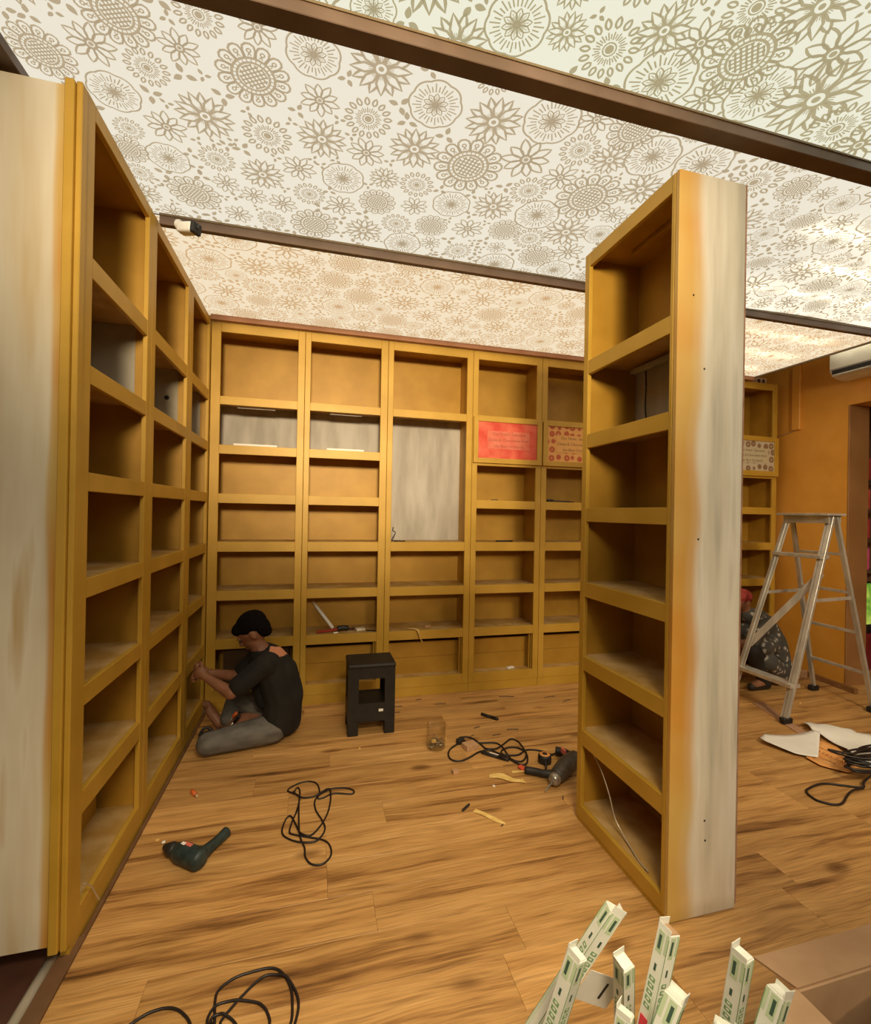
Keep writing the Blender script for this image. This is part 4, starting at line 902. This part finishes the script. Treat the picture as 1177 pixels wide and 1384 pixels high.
# ================================================================== CARTONS AND BOX
cb_ = thing('cardboard_box', 'open brown cardboard box at the bottom right corner', 'box', (1.42, .60, 0))
X0, X1, Y0, Y1, HB = 1.108, 1.75, .38, .832, .40
box('wall', (X0, Y0, 0), (X0 + .006, Y1, HB), CARD, cb_, .001); box('wall', (X1 - .006, Y0, 0), (X1, Y1, HB), CARD, cb_, .001)
box('wall', (X0 + .006, Y0, 0), (X1 - .006, Y0 + .006, HB), CARD, cb_, .001); box('wall', (X0 + .006, Y1 - .006, 0), (X1 - .006, Y1, HB), CARD, cb_, .001)
box('bottom', (X0 + .006, Y0 + .006, 0), (X1 - .006, Y1 - .006, .006), CARD, cb_, 0)
def flap(p0, p1, out, drop, label=None):
    a, b = Vector(p0), Vector(p1); d = Vector(out); z = Vector((0, 0, .005))
    vs = [a, b, b + d + Vector((0, 0, drop)), a + d + Vector((0, 0, drop))]
    vs = vs + [v + z for v in vs]
    return mesh_obj('flap', vs, [(3, 2, 1, 0), (4, 5, 6, 7), (0, 1, 5, 4), (1, 2, 6, 5), (2, 3, 7, 6), (3, 0, 4, 7)], CARD, cb_)
flap((X0, Y0, HB - .001), (X0, Y1, HB - .001), (-.098, 0, 0), -.012)
flap((X0 + .004, Y1, HB - .001), (X1, Y1, HB - .001), (0, .11, 0), -.03)
flap((X1, Y0, HB - .001), (X1, Y1, HB - .001), (.10, 0, 0), -.05)
PLASTIC = mat('clear_wrap', (.9, .88, .84), rough=.25, trans=.35)
bm = bmesh.new(); bmesh.ops.create_icosphere(bm, subdivisions=4, radius=1)
for v in bm.verts:
    n_ = v.co.normalized(); k = 1 + .45 * mnoise.noise(n_ * 2.6) + .25 * mnoise.noise(n_ * 7)
    v.co = Vector((1.36 + n_.x * .15 * k, .70 + n_.y * .085 * k, .29 + n_.z * .085 * k))
tag(bm_obj('plastic_wrap', bm, PLASTIC), 'crumpled clear plastic wrap inside the cardboard box', 'plastic wrap')

GREENINK = mat('green_ink', (.20, .34, .17), rough=.6); DARKINK = mat('dark_green_ink', (.05, .10, .07), rough=.6); PALEG = mat('pale_green_ink', (.52, .63, .42), rough=.6)
CARTON = noise_mat('white_carton', (.72, .73, .66), (.82, .83, .76), scale=10, rough=.5)
def carton(label, T, B, roll, wd=.031, red=False, half=False, open_end=False):
    T, B = Vector(T), Vector(B)
    o = thing('lamp_carton', label, 'carton', tuple(B), 'long white lamp cartons')
    L_ = (T - B).length; M = frame_to(B, T, roll); h = wd / 2
    box('sleeve', (-h, -h, 0), (h, h, L_ - .012), CARTON, o, .001, M)
    # open end: tucked flaps
    box('end_flap', (-h, -h, L_ - .012), (-h + .0015, h, L_ + .004), CARTON, o, 0, M); box('end_flap', (-h, -h, L_ - .012), (h, -h + .0015, L_ - .002), CARTON, o, 0, M)
    box('end_flap', (-h + .002, -h + .002, L_ - .012), (h - .002, h - .002, L_ - .010), CARD if open_end else CARTON, o, 0, M)
    # printing on two faces
    def pr(name, side, u0, u1, z0, z1, m, d=.0004):
        if side == 0: lo, hi = (u0, -h - d, z0), (u1, -h, z1)
        elif side == 1: lo, hi = (h, u0, z0), (h + d, u1, z1)
        elif side == 2: lo, hi = (u0, h, z0), (u1, h + d, z1)
        else: lo, hi = (-h - d, u0, z0), (-h, u1, z1)
        bm = add_to.setdefault((name, m.name), bmesh.new()); add_box(bm, lo, hi, M)
    add_to = {}
    for s in range(4):
        pr('print_panel', s, -.010, .004, L_ - .060, L_ - .016, PALEG); pr('print_mark', s, -.007, -.001, L_ - .052, L_ - .024, DARKINK, .0008)
        pr('print_panel', s, .008, h - .001, L_ - .055, L_ - .014, PALEG)
        for k in range(5):
            z = L_ - .118 - k * .0135
            pr('print_mark', s, -.010, .004, z, z + .0085, GREENINK, .0006); pr('print_hole', s, -.006, 0, z + .0028, z + .006, CARTON, .0009)
        pr('print_mark', s, -.005, .0, L_ - .096, L_ - .082, DARKINK, .0006)
        for k in range(2): pr('print_mark', s, .006 + k * .004, .0072 + k * .004, .08 + k * .03, L_ - .14 - .02 * k, PALEG, .0005)
        pr('print_edge', s, h - .0014, h, .02, L_ - .02, GREENINK, .0005)
    if red:
        for s in (0, 1, 2, 3): pr('red_mark', s, -.011, .007, L_ - .212, L_ - .190, mat('red_print_mark', (.75, .06, .09)), .0012)
    for (nm, mn), bm in add_to.items(): bm_obj(nm, bm, bpy.data.materials[mn], o)['kind'] = 'stuff'
    return o
Q = math.pi / 4
carton('long lamp carton leaning far to the left behind the others, nearest the freestanding bookcase', (0.679, 0.908, 0.62), (0.303, 1.01, 0.0), .05)
carton('white lamp carton standing at the left of the bunch, in front of the slanting one', (0.546, 0.852, 0.60), (0.37, 0.90, 0.0), .35)
carton('narrow upright lamp carton in the middle of the bunch with green squares', (0.657, 0.855, 0.555), (0.745, 0.955, 0.0), .15)
carton('lamp carton with a red mark standing right under the freestanding bookcase corner', (0.76, 0.838, 0.62), (0.59, 0.828, 0.0), .15, red=True, open_end=True)
carton('short lamp carton low in the middle of the bunch', (0.622, 0.800, 0.515), (0.52, 0.785, 0.0), .6, wd=.029)
carton('lamp carton standing upright beside the cardboard box flap', (0.864, 0.755, 0.62), (0.80, 0.80, 0.0), .25)
carton('slanting lamp carton crossing the upright one beside the cardboard box', (0.893, 0.698, 0.595), (0.66, 0.705, 0.0), .2)
carton('lamp carton rising at the bottom edge left of the cardboard box', (0.687, 0.735, 0.60), (0.40, 0.735, 0.0), .5, wd=.033)
carton('second lamp carton at the bottom edge, in front of its neighbour', (0.738, 0.672, 0.585), (0.50, 0.64, 0.0), .9, wd=.033)
ls = thing('leaflet', 'small white instruction leaflet among the lamp cartons', 'leaflet', (.632, .93, .385))
box('sheet', (-.05, -.0006, -.04), (.05, .0006, .04), PAPER, ls, 0, Matrix.Translation((.645, .925, .42)) @ Matrix.Rotation(.5, 4, 'Y') @ Matrix.Rotation(.2, 4, 'X'))
box('ink_mark', (.01, -.0016, -.02), (.016, -.0008, .022), BLACKP, ls, 0, Matrix.Translation((.645, .925, .42)) @ Matrix.Rotation(.5, 4, 'Y') @ Matrix.Rotation(.2, 4, 'X'))

# ================================================================== ROOM BEYOND THE DOORWAY
mo = thing('monitor', 'screen showing green beyond the doorway at the right edge', 'monitor', (5.25, 3.45, .45))
box('bezel', (4.98, 3.44, .36), (5.6, 3.48, .88), BLACKP, mo, .004)
box('screen', (4.995, 3.435, .45), (5.585, 3.439, .865), noise_mat('green_screen', (.1, .3, .03), (.45, .6, .1), scale=12), mo, 0)
gs = MATS['green_screen'].node_tree; b_ = gs.nodes['Principled BSDF']; b_.inputs['Emission Strength'].default_value = .7
gs.links.new([n for n in gs.nodes if n.type == 'VALTORGB'][0].outputs['Color'], b_.inputs['Emission Color'])
cbn = thing('side_cabinet', 'dark red cabinet beyond the doorway under the screen', 'cabinet', (5.3, 3.5, 0))
box('body', (4.96, 3.40, 0), (5.65, 3.75, .36), noise_mat('dark_red_cabinet', (.20, .015, .02), (.28, .03, .03), scale=5), cbn)
rk = thing('display_rack', 'dark display rack beyond the doorway holding pink and red packs', 'rack', (5.3, 3.6, .9))
for z in (1.0, 1.32, 1.62, 1.92): box('shelf', (4.97, 3.45, z - .02), (5.65, 3.74, z), BROWN, rk)
box('side_panel', (4.955, 3.45, .36), (4.969, 3.74, 2.25), BROWN, rk); box('back_panel', (4.97, 3.741, .36), (5.65, 3.75, 2.25), BROWN, rk)
for k, (z, h_, c, nm) in enumerate([(1.0, .22, (.75, .10, .30), 'pink'), (1.32, .2, (.55, .05, .07), 'red'), (1.62, .2, (.6, .10, .08), 'scarlet'), (1.92, .22, (.5, .06, .05), 'crimson')]):
    o = box('gift_pack', (4.985, 3.46, z + .0005), (5.5, 3.64, z + h_), noise_mat(nm + '_pack', c, tuple(min(1, q * 1.4 + .02) for q in c), scale=9), None, .004); tag(o, nm + ' pack on the display rack beyond the doorway', 'pack', 'packs beyond the doorway')

# ================================================================== PEOPLE
def cone_verts(p0, r0, p1, r1, seg=12):
    bm = bmesh.new(); pts = []
    for p, r in ((p0, r0), (p1, r1)):
        M = Matrix.Translation(Vector(p)) @ Matrix.Scale(r, 4)
        bmesh.ops.create_icosphere(bm, subdivisions=2, radius=1, matrix=M)
    r_ = bmesh.ops.convex_hull(bm, input=list(bm.verts))
    junk = [g for g in set(r_['geom_interior'] + r_['geom_unused']) if isinstance(g, bmesh.types.BMVert)]
    bmesh.ops.delete(bm, geom=junk, context='VERTS')
    return bm
def blob(name, prims, m, parent, voxel=.008, smooth_it=6, sf=.5):
    me_all = bpy.data.meshes.new(name + '_src'); big = bmesh.new()
    for p in prims:
        if len(p) == 4: b = cone_verts(*p)
        else:                       # ellipsoid: centre, radii, euler
            b = bmesh.new(); M = Matrix.Translation(Vector(p[0])) @ (p[2].to_matrix().to_4x4() if hasattr(p[2], 'to_matrix') else p[2].to_4x4()) @ Matrix.Diagonal((*p[1], 1))
            bmesh.ops.create_icosphere(b, subdivisions=3, radius=1, matrix=M)
        t = bpy.data.meshes.new('t'); b.to_mesh(t); b.free(); big.from_mesh(t); bpy.data.meshes.remove(t)
    bmesh.ops.recalc_face_normals(big, faces=big.faces)
    big.to_mesh(me_all); big.free()
    tmp = bpy.data.objects.new(name + '_src', me_all); COL.objects.link(tmp)
    md = tmp.modifiers.new('r', 'REMESH'); md.mode = 'VOXEL'; md.voxel_size = voxel; md.use_smooth_shade = True
    if smooth_it:
        ms = tmp.modifiers.new('s', 'SMOOTH'); ms.iterations = smooth_it; ms.factor = sf
    dg = bpy.context.evaluated_depsgraph_get(); me = bpy.data.meshes.new_from_object(tmp.evaluated_get(dg))
    bpy.data.objects.remove(tmp); bpy.data.meshes.remove(me_all)
    me.transform(Matrix.Translation(-loc_of(parent))); me.name = name
    me.materials.clear()
    return link(name, me, parent, m, True)
from mathutils import Euler
E0 = Euler((0, 0, 0))
def fingers(palm, dirv, side, curl, r=.0082, L_=.075, thumb_side=1):
    """palm centre, pointing direction, spread axis, curl axis (towards palm)"""
    d, s, c = Vector(dirv).normalized(), Vector(side).normalized(), Vector(curl).normalized(); out = []
    for k, (o_, l_) in enumerate(((-.030, .82), (-.010, 1.0), (.010, .95), (.029, .75))):
        a = Vector(palm) + d * .035 + s * o_; b = a + (d * .8 + c * .45).normalized() * L_ * .48 * l_; e = b + (d * .1 + c).normalized() * L_ * .34 * l_; g = e + (-d * .7 + c * .5).normalized() * L_ * .25 * l_
        out += [(a, r * 1.08, b, r), (b, r, e, r * .93), (e, r * .93, g, r * .82)]
    t0 = Vector(palm) - d * .012 + s * .030 * thumb_side; t1 = t0 + (s * thumb_side * .5 + d * .8 + c * .35) * .032; t2 = t1 + (d * .7 + c * .7).normalized() * .028
    out += [(t0, r * 1.3, t1, r * 1.1), (t1, r * 1.1, t2, r * .95)]
    return out
# ---------------- man in black, sitting on the floor, facing the left bookcases
mn = thing('person', 'man in black t-shirt and grey trousers sitting on the floor working at the corner bookcase', 'person', (-.3, 3.22, 0))
MY = 3.23
hip = Vector((-.215, MY, .115)); sp1 = Vector((-.175, MY, .27)); sp2 = Vector((-.215, MY, .42)); chest = Vector((-.275, MY, .50)); neck = Vector((-.335, MY, .595)); head = Vector((-.385, MY, .70))
shN, shF = Vector((-.30, MY - .155, .52)), Vector((-.33, MY + .165, .52))
elN, elF = Vector((-.475, MY - .20, .385)), Vector((-.49, MY + .14, .37))
wrN, wrF = Vector((-.625, MY - .11, .455)), Vector((-.63, MY + .03, .44))
paN, paF = Vector((-.668, MY - .085, .478)), Vector((-.672, MY + .01, .445))
skin = [(hip, .09, sp1, .10), (sp1, .10, chest, .11), (chest, .09, neck, .052), (neck + Vector((.01, 0, -.03)), .052, head + Vector((.015, 0, -.04)), .055),
        (shN, .048, elN, .038), (elN, .040, wrN, .025), (shF, .048, elF, .038), (elF, .040, wrF, .025), (chest, .07, shN, .055), (chest, .07, shF, .055)]
hd = Matrix.Rotation(-.62, 3, 'Y')      # head bowed forward (towards -x)
def hp(x, y, z): return head + hd @ Vector((x, y, z))
skin += [(hp(.012, 0, .018), (.098, .076, .100), hd), (hp(-.022, 0, -.045), (.062, .056, .066), hd), (hp(-.05, 0, -.092), .026, hp(-.03, 0, -.085), .034),
         (hp(-.082, 0, .0), .010, hp(-.098, 0, -.030), .014), (hp(-.08, -.03, .015), .014, hp(-.08, .03, .015), .014), (hp(-.068, 0, -.065), .022, hp(-.070, 0, -.066), .022)]
for s in (-1, 1): skin += [(hp(.012, s * .078, -.012), (.020, .009, .032), hd)]
for pa, wr, ts in ((paN, wrN, 1), (paF, wrF, -1)):
    d = (pa - wr).normalized()
    skin += [(wr, .025, wr + d * .02, .026), (pa, (.040, .020, .038), Euler((0, 0, 0))), (wr, .025, pa, .026)]
    skin += fingers(pa, d, (0.1, .15, 1), (.15, 1 if pa is paN else -1, 0), thumb_side=1)
# bare feet
ftA = [(Vector((-.60, 3.40, .05)), .035, Vector((-.655, 3.415, .12)), .032), (Vector((-.655, 3.415, .12)), .034, Vector((-.685, 3.42, .175)), .028), (Vector((-.575, 3.385, .05)), .03, Vector((-.50, 3.34, .07)), .042)]
for k in range(5): ftA.append((Vector((-.685, 3.385 + k * .016, .178 - .004 * abs(k - 1))), .0095, Vector((-.700, 3.383 + k * .017, .200 - .005 * abs(k - 1))), .009))
skin += ftA + [(Vector((-.50, 3.34, .07)), .042, Vector((-.30, MY + .08, .12)), .06)]
skin += [(Vector((-.42, 3.14, .045)), .032, Vector((-.50, 3.19, .035)), .026), (Vector((-.42, 3.14, .045)), .035, Vector((-.25, MY - .05, .10)), .06)]
bd = blob('body', skin, SKIN, mn, voxel=.0055, smooth_it=4)
SHIRT = noise_mat('black_tshirt', (.005, .0045, .004), (.012, .011, .0095), scale=7, rough=.85, bump=.6, bscale=16)
shirt = [(hip + Vector((.03, 0, .0)), .118, sp1, .128), (sp1, .128, sp2, .128), (sp2, .125, chest, .118), (chest, .105, neck + Vector((.005, 0, -.045)), .068),
         (hip + Vector((0, -.07, .0)), .095, sp1 + Vector((-.02, -.075, 0)), .098), (hip + Vector((0, .07, .0)), .095, sp1 + Vector((-.02, .075, 0)), .098),
         (sp1 + Vector((-.02, -.075, 0)), .098, chest + Vector((.01, -.08, -.01)), .092), (sp1 + Vector((-.02, .075, 0)), .098, chest + Vector((.01, .08, -.01)), .092),
         (chest + Vector((.01, -.06, .02)), .08, shN + Vector((.01, .01, 0)), .072), (chest + Vector((.01, .06, .02)), .08, shF + Vector((.01, -.01, 0)), .072),
         (shN, .068, lerp(shN, elN, .72), .066), (shF, .068, lerp(shF, elF, .72), .066), (sp1 + Vector((-.1, 0, .0)), .09, chest + Vector((-.05, 0, -.06)), .09),
         (hip + Vector((.06, 0, -.01)), .095, hip + Vector((.05, 0, .1)), .11)]
blob('t_shirt', shirt, SHIRT, mn, voxel=.008, smooth_it=5)
pr_m = mat('salmon_back_print', (.62, .27, .15), rough=.7)
TROU = noise_mat('grey_trousers', (.085, .078, .070), (.15, .14, .125), scale=9, stretch=(1, 1, 2.5), rough=.85, bump=.5, bscale=22)
trou = [(hip + Vector((0, -.02, -.01)), .105, hip + Vector((0, .02, -.01)), .105), (hip + Vector((-.03, -.09, -.02)), .095, Vector((-.60, 3.055, .078)), .070), (Vector((-.60, 3.055, .078)), .072, Vector((-.46, 3.17, .060)), .058),
        (hip + Vector((-.03, .09, 0)), .095, Vector((-.50, 3.43, .20)), .068), (Vector((-.50, 3.43, .20)), .068, Vector((-.54, 3.37, .09)), .055), (hip + Vector((.03, 0, -.04)), .07, hip + Vector((-.05, 0, -.03)), .08)]
blob('trousers', trou, TROU, mn, voxel=.008, smooth_it=5)
HAIR = noise_mat('black_hair', (.004, .003, .003), (.010, .008, .007), scale=60, stretch=(1, 1, 3), rough=.95, spec=.08, bump=.6, bscale=120)
hair = [(hp(.026, 0, .046), (.103, .087, .088), hd), (hp(-.050, 0, .064), (.050, .066, .042), hd), (hp(.062, 0, .0), (.062, .074, .078), hd), (hp(.075, 0, -.045), (.038, .055, .040), hd)]
blob('hair', hair, HAIR, mn, voxel=.006, smooth_it=4)
for s in (-1, 1):
    bm = bmesh.new(); bmesh.ops.create_icosphere(bm, subdivisions=2, radius=.009, matrix=Matrix.Translation(hp(-.083, s * .030, -.003))); bm_obj('eye', bm, mat('eye_dark', (.03, .02, .018), rough=.2), mn, True)
tube('mouth', [hp(-.074, -.018, -.064), hp(-.0895, 0, -.064), hp(-.074, .018, -.064)], .0030, mat('lip', (.15, .05, .035)), mn, n=3)
# salmon print high on the back, a patch of the shirt's own surface
sh_o = [c for c in mn.children if c.name.startswith('t_shirt')][0]
o0 = loc_of(mn); vs_, fs_, idx = [], [], {}
for pf in sh_o.data.polygons:
    c = pf.center + o0
    u_ = (c.y - (MY - .045)) / .050; w_ = (c.z - .578 + .25 * (c.x + .22)) / .020
    if abs(u_) < 1 and abs(w_) < 1 and c.x > chest.x + .01 and pf.normal.z > .1:
        q = []
        for vi in pf.vertices:
            if vi not in idx:
                idx[vi] = len(vs_); v = sh_o.data.vertices[vi]; vs_.append(v.co + v.normal * .0015 + o0)
            q.append(idx[vi])
        fs_.append(q)
if fs_: mesh_obj('back_print', vs_, fs_, pr_m, mn, True)

# tools beside the man
sdn = thing('screwdriver', 'orange handled screwdriver on the floor beside the man in black', 'screwdriver', (-.52, 3.28, 0))
lathe('handle', (-.47, 3.26, .17), (-.50, 3.275, .135), [(0, .008), (.01, .012), (.04, .011), (.05, .006)], mat('orange_plastic', (.62, .13, .03)), sdn, 10)
lathe('shaft', (-.50, 3.275, .135), (-.565, 3.31, .015), [(0, .004), (.14, .003)], mat('steel', (.35, .33, .3)), sdn, 8)
sd2 = thing('chisel', 'chisel with dark handle lying beside the man in black', 'chisel', (-.53, 3.22, 0))
lathe('handle', (-.45, 3.235, .16), (-.49, 3.25, .11), [(0, .008), (.01, .011), (.06, .009)], BLACKP, sd2, 10)
lathe('blade', (-.49, 3.25, .11), (-.57, 3.27, .02), [(0, .005), (.12, .004)], mat('steel', (.35, .33, .3)), sd2, 8)
sl = thing('sandal', 'black rubber sandal on the floor in front of the man', 'sandal', (-.665, 3.28, 0))
bm = bmesh.new(); bmesh.ops.create_icosphere(bm, subdivisions=3, radius=1)
for v in bm.verts: v.co = Vector((-.662 + v.co.x * .045 * (1 + .15 * v.co.y), 3.27 + v.co.y * .115, .0135 + v.co.z * .0135))
bm_obj('sole', bm, BLACKP, sl, True)
tube('strap', [(-.70, 3.30, .02), (-.685, 3.305, .055), (-.66, 3.31, .066), (-.635, 3.305, .055), (-.622, 3.30, .02)], .010, BLACKP, sl, n=4, seg=8)

# ---------------- second person, crouching behind the freestanding bookcase
pn2 = thing('person', 'crouching person in a grey patterned shirt and red cap behind the ladder', 'person', (3.9, 3.36, 0))
PY = 3.36; sx = PY / 3.25
h2 = Vector((4.09, PY, .20)); b1 = Vector((4.07, PY, .38)); b2 = Vector((3.93, PY, .56)); n2 = Vector((3.80, PY, .67)); hd2 = Vector((3.745, PY, .76))
kN, kF = Vector((3.70, PY - .17, .36)), Vector((3.70, PY + .15, .36)); fN, fF = Vector((3.86, PY - .15, .07)), Vector((3.86, PY + .14, .07))
s2N, s2F = Vector((3.86, PY - .16, .57)), Vector((3.86, PY + .15, .57)); e2N, e2F = Vector((3.64, PY - .17, .42)), Vector((3.64, PY + .15, .42)); w2N, w2F = Vector((3.46, PY - .08, .40)), Vector((3.46, PY + .08, .40))
sk2 = [(h2, .09, b1, .1), (b1, .1, b2, .1), (b2, .08, n2, .05), (n2, .05, hd2, .055), (hd2, (.088, .074, .098), E0), (hd2 + Vector((-.04, 0, -.04)), (.055, .052, .06), E0), (hd2 + Vector((-.09, 0, -.01)), .012, hd2 + Vector((-.103, 0, -.03)), .012),
       (s2N, .048, e2N, .038), (e2N, .038, w2N, .025), (s2F, .048, e2F, .038), (e2F, .038, w2F, .025), (b2, .06, s2N, .05), (b2, .06, s2F, .05),
       (h2, .08, kN, .05), (kN, .05, fN, .04), (h2, .08, kF, .05), (kF, .05, fF, .04), (fN, .04, fN + Vector((-.13, 0, -.03)), .032), (fF, .04, fF + Vector((-.13, 0, -.03)), .032)]
for s in (-1, 1): sk2 += [(hd2 + Vector((.01, s * .075, -.01)), (.020, .010, .030), E0)]
for wv, cs in ((w2N, 1), (w2F, -1)):
    pa = wv + Vector((-.05, 0, .01)); sk2 += [(wv, .025, pa, .026), (pa, (.042, .020, .038), E0)] + fingers(pa, (-1, 0, .1), (0, .1, 1), (0, cs, 0))
blob('body', sk2, SKIN, pn2, voxel=.007, smooth_it=4)
def paisley():
    m = bpy.data.materials.new('paisley_shirt'); nt, N, L = nodes_of(m); b = N['Principled BSDF']
    g = node(N, 'ShaderNodeNewGeometry')
    nd = node(N, 'ShaderNodeTexNoise'); nd.inputs['Scale'].default_value = 22; L.new(g.outputs['Position'], nd.inputs['Vector'])
    ma = node(N, 'ShaderNodeVectorMath', operation='MULTIPLY_ADD'); L.new(nd.outputs['Color'], ma.inputs[0]); ma.inputs[1].default_value = (.05, .05, .05); L.new(g.outputs['Position'], ma.inputs[2])
    v = node(N, 'ShaderNodeTexVoronoi'); v.inputs['Scale'].default_value = 19; L.new(mapping(N, L, ma.outputs[0], (1, 1, .8), rot=(.4, .5, .6)), v.inputs['Vector'])
    r = ramp(N, [(0, (.42, .41, .37)), (.24, (.42, .40, .36)), (.33, (.075, .073, .068)), (1, (.055, .054, .05))]); L.new(v.outputs['Distance'], r.inputs['Fac'])
    L.new(r.outputs['Color'], b.inputs['Base Color']); b.inputs['Roughness'].default_value = .85
    return m
sh2 = [(h2 + Vector((.02, 0, .0)), .125, b1, .128), (b1, .13, b2, .122), (b2, .11, n2 + Vector((.02, 0, -.03)), .07), (h2 + Vector((.02, -.08, -.02)), .10, b1 + Vector((-.02, -.08, 0)), .10), (h2 + Vector((.02, .08, -.02)), .10, b1 + Vector((-.02, .08, 0)), .10),
       (b1 + Vector((-.02, -.08, 0)), .10, b2 + Vector((0, -.08, 0)), .09), (b1 + Vector((-.02, .08, 0)), .10, b2 + Vector((0, .08, 0)), .09), (s2N, .07, lerp(s2N, e2N, .75), .066), (s2F, .07, lerp(s2F, e2F, .75), .066), (b2 + Vector((0, -.08, 0)), .085, s2N, .07), (b2 + Vector((0, .08, 0)), .085, s2F, .07),
       (h2 + Vector((-.1, 0, .05)), .10, b2 + Vector((-.1, 0, -.1)), .09), (h2 + Vector((.02, -.05, -.07)), .105, h2 + Vector((.02, .05, -.07)), .105), (h2 + Vector((-.10, -.10, -.04)), .085, h2 + Vector((.0, -.09, -.05)), .10), (kN + Vector((.10, -.01, .03)), .08, b1 + Vector((-.1, -.09, 0)), .10), (kN + Vector((.14, -.02, -.10)), .085, h2 + Vector((-.03, -.10, -.08)), .105)]
blob('shirt', sh2, paisley(), pn2, voxel=.009, smooth_it=5)
tr2 = [(h2 + Vector((0, 0, -.04)), .11, h2 + Vector((-.08, 0, -.05)), .10), (h2 + Vector((-.02, -.09, -.03)), .09, kN, .068), (kN, .068, fN + Vector((0, 0, .0)), .052), (h2 + Vector((-.02, .09, -.03)), .09, kF, .068), (kF, .068, fF + Vector((0, 0, .0)), .052)]
blob('trousers', tr2, noise_mat('dark_trousers', (.014, .012, .012), (.026, .022, .020), scale=9, rough=.85), pn2, voxel=.009)
RED = noise_mat('red_cap_cloth', (.25, .025, .022), (.36, .05, .04), scale=30, rough=.85, bump=.4)
blob('cap', [(hd2 + Vector((.008, 0, .030)), (.098, .084, .080), E0), (hd2 + Vector((.06, 0, -.01)), .045, hd2 + Vector((.04, 0, .02)), .06)], RED, pn2, voxel=.007)
for f_ in (fN, fF):
    blob('shoe', [(f_ + Vector((.02, 0, -.03)), .040, f_ + Vector((-.08, 0, -.034)), .036), (f_ + Vector((-.08, 0, -.034)), .036, f_ + Vector((-.15, 0, -.038)), .032)], BLACKP, pn2, voxel=.007)
